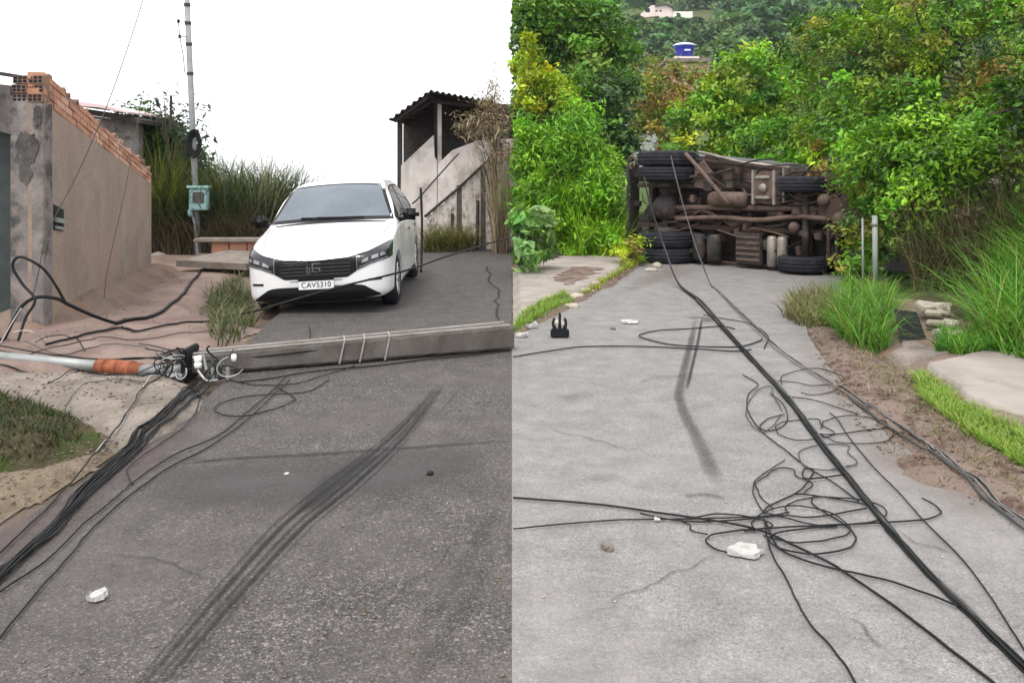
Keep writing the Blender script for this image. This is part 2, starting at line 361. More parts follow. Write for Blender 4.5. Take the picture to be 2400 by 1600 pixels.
def area_stain(name, poly, mat, edge=.3, lift=.004, res=.06, rag=.15, seed=3):
    pa = np.array(poly); x0, y0 = pa.min(0); x1, y1 = pa.max(0)
    nx = int((x1-x0)/res)+2; ny = int((y1-y0)/res)+2
    X, Y = np.meshgrid(np.linspace(x0, x1, nx), np.linspace(y0, y1, ny))
    d = inside_dist(poly, X, Y) + rag * fbm(X*2, Y*2, seed) * .6; A = sstep(0, edge, d)
    idx = np.arange(nx*ny).reshape(ny, nx); q = np.stack([idx[:-1,:-1], idx[:-1,1:], idx[1:,1:], idx[1:,:-1]], -1).reshape(-1, 4)
    q = q[(A.ravel()[q] > 0).any(1)]
    used = np.unique(q); mp = np.full(nx*ny, -1); mp[used] = np.arange(len(used))
    o = mesh_np(name, np.stack([X, Y, gz(X, Y) + lift], -1).reshape(-1, 3)[used], mp[q], mat, False, np.repeat(A.reshape(-1, 1)[used], 3, 1))
    o['kind'] = 'structure'; return o

# terrain (one sheet, finer near the camera, reaching past the hill)
xs = np.concatenate([np.linspace(-320, -12, 40), np.linspace(-11.5, 16, 111), np.linspace(17, 60, 40), np.linspace(66, 420, 50)])
ys = np.concatenate([np.linspace(-30, 1, 8), np.linspace(1.5, 24, 91), np.linspace(25, 110, 60), np.linspace(114, 520, 60)])
M['terrain'] = pmat('verge earth', (.10, .078, .058), (.15, .118, .09), .8, .95, 30, .35, .6, .03, .1, c3=(.08, .062, .045), s3=.6)
M['scrub'] = pmat('scrubby hillside', (.05, .075, .022), (.085, .11, .035), .3, .95, 3, .35, .6, .05, .1, c3=(.09, .085, .045), s3=.08)
for nm_t, ysel, mt_ in (('ground', ys[ys <= 27], M['terrain']), ('hillside', ys[ys >= 26], M['scrub'])):
    X, Y = np.meshgrid(xs, ysel); Z = gz(X, Y) - .03 + .6 * fbm(X * .12, Y * .12, 4) * sstep(30, 60, Y) - (.05 if nm_t == 'hillside' else 0) * sstep(29, 27, Y)
    idx = np.arange(X.size).reshape(X.shape); q = np.stack([idx[:-1,:-1], idx[:-1,1:], idx[1:,1:], idx[1:,:-1]], -1).reshape(-1, 4)
    mesh_np(nm_t, np.stack([X, Y, Z], -1).reshape(-1, 3), q, mt_, True)['kind'] = 'structure'

def road(name, poly, mat, z=0.0):
    n = len(poly); v = [(x, y, z) for x, y in poly]
    return tag(mesh_np(name, v, [list(range(n))], mat), kind='structure')
road_l = [(0, -6), (0, 18.75), (-4.6, 18.75), (-4.1, 16), (-3.1, 14.4), (-2.72, 13.4), (-2.70, 10.2), (-2.66, 9.4), (-2.55, 8.4), (-2.3, 7.4), (-2.2, 6.2), (-2.2, 5.2), (-2.25, 4.2), (-2.35, 3.2), (-2.6, -6)]
road_r = [(0, -6), (2.6, -6), (2.42, 3.0), (2.36, 3.9), (2.3, 5.2), (2.62, 7.0), (2.95, 8.5), (3.3, 9.6), (4.3, 11.3), (5.1, 12.4), (6.6, 14.0), (6.8, 15.5), (4.6, 17.6), (3.0, 18.4), (2.62, 17.0), (2.25, 15.2), (1.65, 13.2), (.68, 10.2), (.30, 9.2), (0, 8.3)]
road('road', road_l, M['road_dark']); road('road', road_r, M['road_light'])
M['lane'] = pmat('dusty grey lane', (.10, .11, .095), (.15, .16, .14), 1.5, .9, 20, .15, .2, .01, .2)
# the lane that climbs the far side of the valley
lane = [(4.55, 34), (4.3, 38), (4.6, 43), (5.6, 48), (8.4, 48), (7.2, 43), (6.6, 38), (6.7, 34)]
fx = np.array(lane); lv = []
gx, gy = np.meshgrid(np.linspace(0, 1, 7), np.linspace(34, 48, 16))
le = np.interp(gy, [34, 38, 43, 48], [4.55, 4.3, 4.6, 5.6]); re = np.interp(gy, [34, 38, 43, 48], [6.7, 6.6, 7.2, 8.4])
LX = le + (re - le) * gx; LZ = gz(LX, gy) + .25
idx = np.arange(LX.size).reshape(LX.shape); q = np.stack([idx[:-1,:-1], idx[:-1,1:], idx[1:,1:], idx[1:,:-1]], -1).reshape(-1, 4)
mesh_np('far_lane', np.stack([LX, gy, LZ], -1).reshape(-1, 3), q, M['lane'], True)['kind'] = 'structure'

# left verge: pavement in front of the wall, concrete apron, mossy mound, sandy edge
mound('pavement', [(-2.55, 8.0), (-2.75, 9.3), (-4.0, 10.6), (-4.2, 13.6), (-5.6, 14.2), (-5.7, 12), (-5.0, 8.7), (-4.8, 7.6), (-5.4, 6.8), (-3.4, 6.8)], M['pave_l'], .05, .18, .03, 2.2, .12, .05, 2)
mound('dirt_bank', [(-5.9, 8.9), (-4.75, 8.4), (-4.35, 9.6), (-4.7, 11.5), (-5.0, 13.6), (-6.2, 14)], M['dirt'], .22, .55, .07, 4, .15, .05, 5)
mound('verge_dirt', [(-3.0, 9.2), (-2.72, 10.0), (-2.8, 13.5), (-4.6, 15.8), (-7.2, 15.5), (-5.6, 13.2), (-4.0, 12.6), (-3.7, 10)], M['dirt'], .02, .3, .03, 3, .1, .06, 6)
mound('concrete_apron', GP([(-120, 874), (330, 878), (470, 905), (490, 935), (430, 1000), (360, 1040), (280, 1065), (260, 1010), (120, 950), (-120, 930)]), M['apron'], .05, .16, .035, 5, .09, .03, 7)
mound('mossy_verge', GP([(-160, 925), (60, 930), (215, 985), (235, 1030), (190, 1075), (90, 1110), (-160, 1150)]), M['mud'], .13, .35, .05, 6, .10, .03, 8)
mound('sandy_verge', GP([(-160, 1120), (80, 1095), (190, 1060), (270, 1050), (220, 1090), (90, 1165), (-160, 1290)]), M['sand'], .035, .15, .02, 8, .05, .025, 9)
# right verge: reddish soil along the carriageway, slabs, pavement across the fork
mound('soil_strip', GP([(1880, 762), (1905, 830), (1945, 930), (2010, 985), (2085, 1060), (2080, 1110), (2170, 1150), (2290, 1190), (2480, 1290), (2520, 1140), (2320, 1010), (2190, 930), (2120, 870), (2030, 800), (1960, 765)]), M['soil'], .035, .22, .022, 9, .10, .02, 11)
mound('verge_strip', GP([(1960, 770), (2090, 850), (2140, 900), (2260, 1000), (2480, 1150), (2900, 1200), (2900, 760), (2400, 720), (2000, 700)]), M['dirt'], .06, .3, .04, 4, .1, .05, 12)
mound('concrete_slab', GP([(2165, 872), (2300, 843), (2420, 850), (2700, 900), (2800, 1010), (2500, 1020), (2400, 1010), (2260, 950)]), M['pave_r'], .085, .03, .008, 2, .03, .025, 13)
mound('concrete_slab', GP([(2085, 845), (2110, 812), (2200, 800), (2250, 812), (2230, 845), (2130, 858)]), M['apron'], .068, .03, .015, 3, .04, .025, 14)
mound('pavement', [(.02, 8.75), (.55, 10.3), (1.25, 12.3), (1.9, 14.4), (2.3, 16.6), (.4, 17), (.02, 14)], M['pave_r'], .07, .10, .012, 1.6, .05, .04, 15)
mound('soil_patch', [(.62, 11.4), (1.3, 12.2), (1.75, 14.0), (.9, 14.6), (.35, 13)], M['soil'], .085, .35, .02, 5, .2, .04, 16)
mound('gutter_soil', [(.7, 10.1), (1.5, 12.3), (2.2, 14.6), (2.55, 16), (2.0, 15), (1.2, 12.3), (.6, 10.5)], M['soil'], .05, .15, .03, 6, .08, .04, 17)
mound('sandy_kerb', [(.0, 8.25), (.35, 9.25), (.72, 10.2), (.5, 10.4), (.2, 9.5), (0, 8.9)], M['sand'], .055, .12, .02, 8, .05, .03, 18)
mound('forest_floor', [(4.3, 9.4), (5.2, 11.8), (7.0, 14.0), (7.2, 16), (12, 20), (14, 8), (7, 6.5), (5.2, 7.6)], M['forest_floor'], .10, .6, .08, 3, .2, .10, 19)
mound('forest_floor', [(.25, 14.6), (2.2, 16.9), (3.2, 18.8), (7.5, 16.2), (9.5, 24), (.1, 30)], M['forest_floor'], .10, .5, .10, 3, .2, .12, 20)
mound('forest_floor', [(-7.5, 14.6), (-4.7, 15.6), (-4.2, 18.7), (-.02, 18.9), (-.05, 23), (-12, 24), (-13, 16)], M['dirt'], .10, .5, .08, 3, .15, .12, 21)

# marks on the carriageway
area_stain('smooth_patch', GP([(330, 1085), (560, 1060), (900, 1042), (1196, 1030), (1196, 1150), (980, 1200), (700, 1215), (420, 1225), (260, 1210)]), M['st_smooth'], .55, .003)
area_stain('gutter_dust', GP([(-60, 1250), (230, 1090), (420, 985), (500, 945), (470, 1030), (330, 1130), (170, 1260), (-60, 1420)]), M['st_purple'], .2, .0035)
area_stain('soil_dust', GP([(1850, 760), (1880, 900), (1960, 1010), (2040, 1110), (2180, 1190), (2400, 1290), (2400, 1180), (2100, 1000), (1950, 850), (1890, 770)]), M['st_dust'], .3, .0035)
area_stain('kerb_dust', GP([(1210, 840), (1320, 770), (1480, 650), (1580, 610), (1650, 640), (1480, 690), (1400, 740), (1300, 810)]), M['st_dust'], .4, .0035)
strip_stain('joint_line', GP([(420, 1088), (560, 1074), (760, 1064), (960, 1050), (1197, 1033)]), .05, M['st_dark'], .006, alpha=lambda t: .75)
for off, w, a in ((-46, .018, .7), (-24, .034, 1), (4, .022, .8), (26, .034, 1), (48, .014, .6)):
    strip_stain('tyre_mark', GP([(1040 + off*.22, 895), (972 + off*.4, 980), (900 + off*.7, 1055), (800 + off*1.0, 1140), (690 + off*1.0, 1230), (560 + off*.95, 1370), (430 + off*.9, 1520), (330 + off*.9, 1640)]), (w, w*.75), M['st_line'], .008, alpha=lambda t, a=a: a * (.62 + .38 * math.exp(-((t - .45) / .3) ** 2)))
area_stain('tyre_mark', GP([(745, 1120), (840, 1070), (905, 1060), (860, 1110), (760, 1190), (690, 1225), (680, 1190)]), M['st_dark'], .12, .010, .03, .05)
for off in (-130, 190):
    strip_stain('tyre_mark', GP([(1200 - 40, 1240 + off*.3), (1080, 1380 + off*.3), (960, 1560 + off*.3)]), .09, M['st_dark'], .007, alpha=lambda t: .25)
strip_stain('skid_mark', GP([(1632, 742), (1622, 790), (1612, 830), (1598, 890), (1592, 930), (1606, 975), (1625, 1010), (1650, 1060), (1668, 1105), (1690, 1135)]), (.065, .12), M['st_dark'], .006, alpha=lambda t: .8 - .3*t)
strip_stain('skid_mark', GP([(1646, 742), (1636, 800), (1622, 860), (1608, 920)]), .035, M['st_line'], .008, alpha=lambda t: .8)
strip_stain('skid_mark', GP([(1600, 1165), (1650, 1160), (1700, 1168)]), .05, M['st_dark'], .006, alpha=lambda t: .5)
strip_stain('skid_mark', GP([(1610, 748), (1650, 745), (1660, 758)]), .14, M['st_dark'], .010, alpha=lambda t: .55)
# the crack in the left carriageway
random.seed(4)
crack = [G(1148 + random.uniform(-11, 11) + (y - 625) * .22, y) for y in range(625, 760, 9)]
strip_stain('road_crack', crack, .045, M['st_dark'], .006, n=3, taper=False)

rc = random.Random(9)
for (px, py, dx, dy, n_) in ((240, 1300, 26, 10, 11), (620, 1060, 24, -5, 9), (860, 1480, 22, -16, 12), (1120, 900, -20, 13, 9), (1290, 1000, 22, 8, 12), (1420, 1420, 26, -9, 12), (1980, 1450, 16, 12, 8), (1500, 900, 20, -7, 8), (2100, 1240, 18, 8, 8)):
    pts_ = []
    for i in range(n_): pts_.append(G(px, py)); px += dx*rc.uniform(.5, 1.4); py += dy*rc.uniform(.2, 1.6) + rc.uniform(-6, 6)
    strip_stain('road_crack', pts_, rc.uniform(.010, .018), M['st_line'], .0075, n=3, taper=True, alpha=lambda t: .42)
for (px, py, rx, ry) in ((1420, 1120, 120, 26), (1900, 1420, 150, 40), (1330, 930, 80, 20), (1640, 1500, 160, 40)):
    area_stain('road_stain', GP([(px + rx*math.cos(a)*rc.uniform(.7, 1.2), py + ry*math.sin(a)*rc.uniform(.7, 1.2)) for a in np.linspace(0, 6.28, 12, endpoint=False)]), M['st_grey'], .22, .0025)
# ================================================================ LEFT: plastered house beside the road
C1 = Vector((-4.82, 8.8, 0)); C2 = Vector((-5.52, 13.06, 0)); WD = (C2 - C1); WL = WD.length; wd = WD.normalized()
wn_in = Vector((-wd.y, wd.x, 0))              # into the house (to the left)
def Wp(s, z, off=0): return C1 + WD * s + Vector((0, 0, z)) - wn_in * off
def plt(s): return 2.34 + (1.456 - 2.34) * s  # top of plaster
def brt(s): return 2.665 + (1.685 - 2.665) * s
house = empty('plastered_house', (C1.x - .6, C1.y + 1, 0), 'plastered house wall topped with courses of bare orange hollow brick', 'house')
th = .16
MB().hexa([Wp(0, -.3), Wp(1, -.3), Wp(1, plt(1)), Wp(0, plt(0))], [Wp(0, -.3) + wn_in*th, Wp(1, -.3) + wn_in*th, Wp(1, plt(1)) + wn_in*th, Wp(0, plt(0)) + wn_in*th]).build('side_wall', M['plaster'], house)
# core of mortar behind the bricks
MB().hexa([Wp(.004, plt(0)+.002, -.012), Wp(.996, plt(1)+.002, -.012), Wp(.996, brt(1)-.02, -.012), Wp(.004, brt(0)-.02, -.012)],
          [Wp(.004, plt(0)+.002) + wn_in*(th-.012), Wp(.996, plt(1)+.002) + wn_in*(th-.012), Wp(.996, brt(1)-.02) + wn_in*(th-.012), Wp(.004, brt(0)-.02) + wn_in*(th-.012)]).build('mortar_core', M['mortar'], house)
random.seed(11)
NC, NB = 4, 18
for c in range(NC):
    s0 = -(.5 / NB if c % 2 else 0)
    for b in range(NB + 1):
        a0 = max(0, s0 + b / NB + .0025); a1 = min(1, s0 + (b + 1) / NB - .0025)
        if a1 - a0 < .012: continue
        if c == NC - 1 and random.random() < .16: continue
        j = random.uniform(-.004, .006); g = .013
        def zz(s, k): return plt(s) + (brt(s) - plt(s)) * k / NC
        q0 = [Wp(a0, zz(a0, c) + g/2, j), Wp(a1, zz(a1, c) + g/2, j), Wp(a1, zz(a1, c+1) - g/2, j), Wp(a0, zz(a0, c+1) - g/2, j)]
        q1 = [p + wn_in * (th + .006 + j) for p in q0]
        MB().hexa(q0, q1).build('brick', M['brick2'] if random.random() < .3 else M['brick'], house)
# lumps of mortar along the broken top edge
for i in range(26):
    s = random.uniform(0, .98); w = random.uniform(.03, .09); z = brt(s) - .015
    MB().hexa([Wp(s, z), Wp(min(1, s + w/WL), z-.02), Wp(min(1, s + w/WL), z + random.uniform(.02, .06)), Wp(s, z + random.uniform(.01, .05))],
              [p + wn_in*.1 for p in (Wp(s, z), Wp(min(1, s + w/WL), z-.02), Wp(min(1, s + w/WL), z + .04), Wp(s, z + .03))]).build('mortar_lump', M['mortar'], house)
# front of the house: pillar, lintel, dark gateway, ends of the hollow bricks
yf = C1.y
MB().prism([(C1.x - .34, yf - .02, -.3), (C1.x - .002, yf - .02, -.3), (C1.x - .002, yf - .02, 2.335), (C1.x - .34, yf - .02, 2.42)], (0, .17, 0)).build('pillar', M['plaster_dark'], house)
MB().prism([(C1.x - 2.2, yf - .02, 2.45), (C1.x - .342, yf - .02, 2.02), (C1.x - .342, yf - .02, 2.43), (C1.x - .342, yf-.02, 2.52), (C1.x - 2.2, yf - .02, 2.75)], (0, .17, 0)).build('lintel', M['plaster_dark'], house)
MB().box((C1.x - 2.2, yf + .20, -.3), (C1.x - .30, yf + .26, 2.5)).build('gate', pmat('dark green painted gate', (.018, .028, .025), (.035, .048, .042), 5, .6, 40, .2, .2, .004, .4), house)
for r_ in range(3):
    for b in range(2):
        x1 = C1.x - .004 - b * .165; z0 = 2.35 + r_ * .095
        br = MB().box((x1 - .155, yf - .03 + .012*((r_*2 + b) % 3), z0), (x1, yf + .10, z0 + .085)).build('brick', M['brick_old'], house)
        for hx in range(3):
            for hz in range(2):
                MB().box((x1 - .145 + hx*.048, yf - .033 + .012*((r_*2 + b) % 3), z0 + .012 + hz*.036), (x1 - .145 + hx*.048 + .034, yf - .0302 + .012*((r_*2 + b) % 3), z0 + .012 + hz*.036 + .026)).build('hollow', M['black'], br)  # black plates paint the shade inside the brick holes
rg = random.Random(5)
for (cx_, cz_, rx_, rz_) in ((-.17, 1.86, .12, .20), (-.06, 2.20, .045, .11), (-.18, 1.62, .07, .11)):
    pl_ = [(C1.x + cx_ + rx_*math.cos(a)*rg.uniform(.75, 1.15), yf - .03 - .002*rz_, cz_ + rz_*math.sin(a)*rg.uniform(.75, 1.15)) for a in np.linspace(0, 6.283, 26, endpoint=False)]
    MB().prism(pl_, (0, .009, 0)).build('cement_patch', M['cement_dark'], house)
MB().prism([(C1.x - 1.6, yf - .30, 2.80), (C1.x - .36, yf - .30, 2.60), (C1.x - .36, yf + .5, 2.62), (C1.x - 1.6, yf + .5, 2.82)], (0, 0, .04)).build('roof_edge', M['roof_sheet'], house)
# meter on the side wall; a black panel paints the shade of its recess
mt = MB().hexa([Wp(.055, 1.02, .006), Wp(.125, .99, .006), Wp(.125, 1.22, .006), Wp(.055, 1.29, .006)], [Wp(.055, 1.02, -.02), Wp(.125, .99, -.02), Wp(.125, 1.22, -.02), Wp(.055, 1.29, -.02)]).build('niche_shade', M['black'], house)
for (a, b, t) in ((1.10, 1.175, .05), (1.03, 1.07, .03)):
    MB().hexa([Wp(.06, a, .008), Wp(.12, a - .035, .008), Wp(.12, a - .035 + t, .008), Wp(.06, a + t, .008)], [Wp(.06, a, .03), Wp(.12, a - .035, .03), Wp(.12, a - .035 + t, .03), Wp(.06, a + t, .03)]).build('meter_cover', M['pvc'], mt)

# neighbour's roof showing over the wall
nb = empty('neighbour_house', (-7.5, 16.5, 0), 'low house with faded pink roof behind the brick-topped wall', 'house')
def Q(px, py, d): return P(px, py, d)
MB().prism([Q(150, 234, 16), Q(230, 244, 16), Q(300, 262, 16), Q(300, 266, 16), Q(230, 252, 16), Q(150, 246, 16)], (0, 1.6, .02)).build('roof', M['roof_pink'], nb)
MB().prism([Q(195, 254, 16.2), Q(300, 270, 16.2), Q(330, 280, 16.2), Q(330, 290, 16.2), Q(300, 284, 16.2), Q(195, 268, 16.2)], (0, 1.4, .0)).build('eave_beam', M['dark_wood'], nb)
MB().prism([Q(190, 268, 16.6), Q(300, 284, 16.6), Q(325, 290, 16.6), Q(325, 600, 16.6), Q(190, 600, 16.6)], (0, .2, 0)).build('wall', M['plaster_dark'], nb)
MB().tube([Q(400, 300, 16.4), Q(401, 224, 16.4)], .028, 6).build('chimney_pipe', M['dark_wood'], nb)

# ---------------------------------------------------------------- shed on the left branch
SD = 19.2
shed = empty('lean_to_shed', (P(1040, 580, SD).x, SD, 0), 'whitewashed open shed with dark corrugated roof and sloping parapets', 'shed')
def S(px, py, d=SD): return P(px, py, d)
zb = -.3
def Sg(px, d=SD): v = P(px, 580, d); v.z = zb; return v
MB().prism([Sg(938), Sg(1024), S(1024, 378), S(1018, 366), S(1016, 317), S(940, 388)], (0, .16, 0)).build('parapet_wall', M['whitewash'], shed)
MB().prism([Sg(1024.5), Sg(1230), S(1230, 326), S(1160, 326), S(1118, 330), S(1060, 352), S(1026, 385)], (0, .16, 0)).build('parapet_wall', M['whitewash'], shed)
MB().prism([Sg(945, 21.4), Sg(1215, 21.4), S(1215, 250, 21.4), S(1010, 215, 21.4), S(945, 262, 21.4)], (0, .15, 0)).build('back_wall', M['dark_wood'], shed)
MB().box((S(937, 0).x - .06, SD + .01, zb), (S(937, 0).x + .05, SD + .12, S(937, 284).z)).build('post', M['dark_wood'], shed)
MB().box((S(1020, 0).x - .05, SD + .3, zb), (S(1020, 0).x + .03, SD + .4, S(1020, 232).z)).build('post', M['dark_wood'], shed)
MB().box((S(1028, 0).x - .04, SD + .18, zb), (S(1028, 0).x + .05, SD + .28, S(1028, 232).z)).build('post', M['whitewash'], shed)
MB().tube([S(940, 280, SD + .1), S(1010, 240, SD + .1)], .05, 6).build('rafter', M['dark_wood'], shed)
MB().tube([S(1010, 236, SD + .1), S(1125, 250, SD + .1)], .05, 6).build('rafter', M['dark_wood'], shed)
def corrugated(a, b, depth, n, amp=.03):
    m = MB(); V = []; k = n * 6; a = Vector(a); b = Vector(b); up = Vector((-(b - a).z, 0, (b - a).x)).normalized(); up = up if up.z > 0 else -up
    for side in (0, 1):
        for yy in (0, depth):
            for i in range(k + 1):
                p = a + (b - a) * i / k + up * (amp * math.sin(i / 6 * 2 * math.pi) - side * .02); V.append((p.x, p.y + yy, p.z + .03 * yy))
    f = []; w = k + 1
    for i in range(k):
        f += [(i, i+1, w+i+1, w+i), (2*w+i, 3*w+i, 3*w+i+1, 2*w+i+1), (i, 2*w+i, 2*w+i+1, i+1), (w+i, w+i+1, 3*w+i+1, 3*w+i)]
    f += [(0, w, 3*w, 2*w), (k, 2*w+k, 3*w+k, w+k)]
    return m.add(V, f)
corrugated(S(911, 281, 18.6), S(1007, 212, 18.6), 3.4, 7, .022).build('roof_sheet', M['roof_sheet'], shed)
corrugated(S(1007, 212, 18.6), S(1160, 238, 18.6), 3.4, 11, .026).build('roof_sheet', M['roof_sheet'], shed)
MB().prism([S(920, 284, 18.75), S(1007, 219, 18.75), S(1007, 228, 18.75), S(926, 288, 18.75)], (0, .04, 0)).build('barge_board', M['dark_wood'], shed)

fence = empty('board_fence', (P(1090, 580, 18.4).x, 18.4, 0), 'fence of weathered upright boards stepping up below the shed', 'fence')
random.seed(8)
for i in range(14):
    x0 = 1000 + i * 14; top = 510 + (x0 + 7 - 997) * (366 - 510) / 159 + random.uniform(-5, 6)
    a = P(x0, top, 18.4); b = P(x0 + 12.4, top + random.uniform(-4, 4), 18.4); dy = random.uniform(-.015, .015)
    MB().prism([(a.x, 18.4+dy, -.2), (b.x, 18.4+dy, -.2), (b.x, 18.4+dy, b.z), (a.x, 18.4+dy, a.z)], (0, .03, 0)).build('board', M['board_d'] if i in (5, 9, 11) else M['board'], fence)
MB().tube([P(995, 508, 18.36), P(1080, 436, 18.36), P(1160, 360, 18.36)], .03, 6).build('top_rail', M['dark_wood'], fence)
for px in (1058, 1118, 1160):
    MB().tube([P(px, 585, 18.35), P(px + 2, 500 - (px-1058)*.5, 18.35)], .035, 6).build('post', M['dark_wood'], fence)

# ---------------------------------------------------------------- service post with meter box (still standing)
pb = Vector((P(465, 606, 16.2).x, 16.2, 0)); ptop = P(432, -140, 16.2)
sp = empty('service_post', pb, 'slender grey upright post with a teal meter box, leaning slightly', 'pole')
pd = (ptop - pb)
MB().tube([pb - pd*.02, pb + pd*.5, ptop], [.062, .055, .046], 12).build('shaft', M['grey_post'], sp, True)
def onp(py): return P(465 + (432 - 465) * (606 - py) / 746, py, 16.2)
for py in (12, 55, 104, 173): MB().tube([onp(py) + Vector((0, -.002, .03)), onp(py) - Vector((0, -.002, .03))], .062, 12).build('clamp', M['steel_dark'], sp)
bx = onp(462)
mbx = MB().bbox((bx.x - .06, bx.y - .20, bx.z - .24), (bx.x + .29, bx.y - .06, bx.z + .16), .02).build('meter_box', M['teal'], sp)
MB().bbox((bx.x - .10, bx.y - .23, bx.z + .165), (bx.x + .33, bx.y - .04, bx.z + .22), .015).build('hood', M['teal'], mbx)
MB().bbox((bx.x + .02, bx.y - .225, bx.z - .10), (bx.x + .23, bx.y - .203, bx.z + .10), .01).build('window', M['cement_dark'], mbx)
MB().bbox((bx.x - .10, bx.y - .16, bx.z - .36), (bx.x - .02, bx.y - .07, bx.z - .22), .02).build('conduit_elbow', M['teal'], sp)
MB().tube(catmull([bx + Vector((-.03, -.1, -.3)), bx + Vector((.03, -.09, -.6)), bx + Vector((.06, -.07, -1.0)), Vector((pb.x + .05, pb.y - .07, 0))], 5), .022, 8).build('conduit', M['grey_post'], sp)
cb = onp(335)
m = MB()
random.seed(3)
for k in range(5):
    rr = .14 + .03 * k; m.tube(catmull([cb + Vector((.06 + rr*.5*math.cos(t), -.08 - .01*k, -.02 + rr*math.sin(t))) for t in np.linspace(0, 6.6, 14)], 3), .016, 6)
m.build('cable_coil', M['cable'], sp)
MB().bbox((cb.x - .13, cb.y - .13, cb.z - .26), (cb.x - .05, cb.y - .04, cb.z + .05), .015).build('junction_box', M['black'], sp)
ins = [P(418, 50, 16.0), P(421, 86, 16.0)]
for p in ins: MB().lathe([(0, -.035), (.03, -.03), (.022, 0), (.03, .03), (0, .035)], 'Z', p, 12).build('insulator', M['black'], sp, True)
MB().tube([ins[0], ins[1], P(429, 128, 16.1), P(433, 170, 16.15), onp(178)], .009, 5).build('tie_wire', M['cable_grey'], sp)
for p in ins: MB().tube([p, onp(HOR - (p.z - CAM_H) * F_PX / 16)], .010, 5).build('bracket', M['galv'], sp)

# ---------------------------------------------------------------- slab and ledge by the verge
sl = G(405, 640); 
slab = MB().prism([(-5.35, 13.6, .14), (-4.15, 13.35, .11), (-4.0, 14.7, .13), (-5.0, 15.3, .17)], (0, 0, .10)).build('stone_slab', M['apron'])
tag(slab, 'flat pale concrete slab lying over the gutter beside the service post', 'slab')
led = empty('brick_ledge', (-4.9, 15.4, 0), 'low brick ledge with a concrete cap left of the white car', 'ledge')
for i in range(4): MB().box((-5.35 + i*.32, 15.2, -.05), (-5.35 + i*.32 + .30, 15.4, .40)).build('brick', M['brick'], led)
MB().bbox((-5.65, 15.1, .405), (-4.0, 15.5, .47), .015).build('cap', M['apron'], led)
st = MB(); random.seed(21)
def rock(c, s, seed, squash=.6):
    bm = bmesh.new(); bmesh.ops.create_icosphere(bm, subdivisions=2, radius=1)
    rs = random.Random(seed); off = Vector((rs.uniform(0, 50), rs.uniform(0, 50), 0)); sx, sy = rs.uniform(.7, 1.3), rs.uniform(.7, 1.2)
    for v in bm.verts:
        n = 1 + .35 * mnoise.noise(v.co * 1.6 + off); v.co = Vector((v.co.x*n*s*sx, v.co.y*n*s*sy, v.co.z*n*s*squash)) 
    rz = Matrix.Rotation(rs.uniform(0, 6.3), 3, 'Z'); bm.verts.index_update()
    out = ([rz @ v.co + Vector(c) for v in bm.verts], [[v.index for v in f.verts] for f in bm.faces]); bm.free(); return out
for i, (px, py, s) in enumerate([(372, 596, .19), (372, 634, .10), (395, 622, .09)]):
    x, y = G(px, py + 18); v, f = rock((x, y, s*.4), s, 40 + i)
    tag(MB().add(v, f).build('stone', M['apron'], None, False), ['rounded pale boulder at the foot of the plastered wall corner', 'small pale stone below the boulder by the wall corner', 'flat stone between the wall corner and the slab'][i], 'stone', 'stones by the wall corner')

# ================================================================ vegetation generators
def pick(pal, n, rs, jit=.18):
    pal = np.array(pal); c = pal[rs.randint(0, len(pal), n)]; return c * (1 + jit * rs.uniform(-1, 1, (n, 1))) * (1 + .06 * rs.randn(n, 3))
def leaves(centers, normals, size, aspect, colors, rs, droop=0.0, fold=.25, dirs=None):
    """folded diamond leaves: 4 verts, 2 triangles each"""
    n = len(centers); nn = normals / (np.linalg.norm(normals, axis=1, keepdims=True) + 1e-9)
    r = rs.randn(n, 3) if dirs is None else dirs
    r[:, 2] -= droop; t = r - nn * (r * nn).sum(1, keepdims=True); t /= np.linalg.norm(t, axis=1, keepdims=True) + 1e-9
    b = np.cross(nn, t); L = size * (.55 + 1.25 * rs.uniform(0, 1, (n, 1)) ** 1.8); W = L * aspect
    a = centers - t * L * .5; e = centers + t * L * .5; mid = centers + t * L * (-.06)
    l = mid + b * W * .5 + nn * W * fold; r_ = mid - b * W * .5 + nn * W * fold
    v = np.stack([a, r_, e, l], 1).reshape(-1, 3); k = np.arange(n) * 4
    f = np.concatenate([np.stack([k, k+1, k+2], 1), np.stack([k, k+2, k+3], 1)])
    return v, f, np.repeat(colors, 4, 0)
def crown_pts(lobes, n, rs, clump=.32, nclump=None, shell=.55):
    """leaf positions gathered in sprays through the lobes' volumes; returns points, outward normals, clump ids"""
    lob = np.array(lobes, float); vol = (lob[:, 3] * lob[:, 4] * lob[:, 5]) ** (2/3); pr = vol / vol.sum()
    nclump = nclump or max(20, n // 85)
    li = rs.choice(len(lob), nclump, p=pr); d = rs.randn(nclump, 3); d /= np.linalg.norm(d, axis=1, keepdims=True)
    rad = shell + (1 - shell) * rs.uniform(0, 1, (nclump, 1)) ** .5; rad *= rs.uniform(.85, 1.15, (nclump, 1))
    cc = lob[li, :3] + d * rad * lob[li, 3:]; cd = d / lob[li, 3:]; cd /= np.linalg.norm(cd, axis=1, keepdims=True)
    ci = rs.randint(0, nclump, n); off = rs.randn(n, 3) * clump * rs.uniform(.5, 1.2, nclump)[ci][:, None] * np.array([1, 1, .75])
    nrm = cd[ci] * .55 + np.array([0, 0, .6]) + rs.randn(n, 3) * .55
    return cc[ci] + off, nrm, ci, nclump, cc
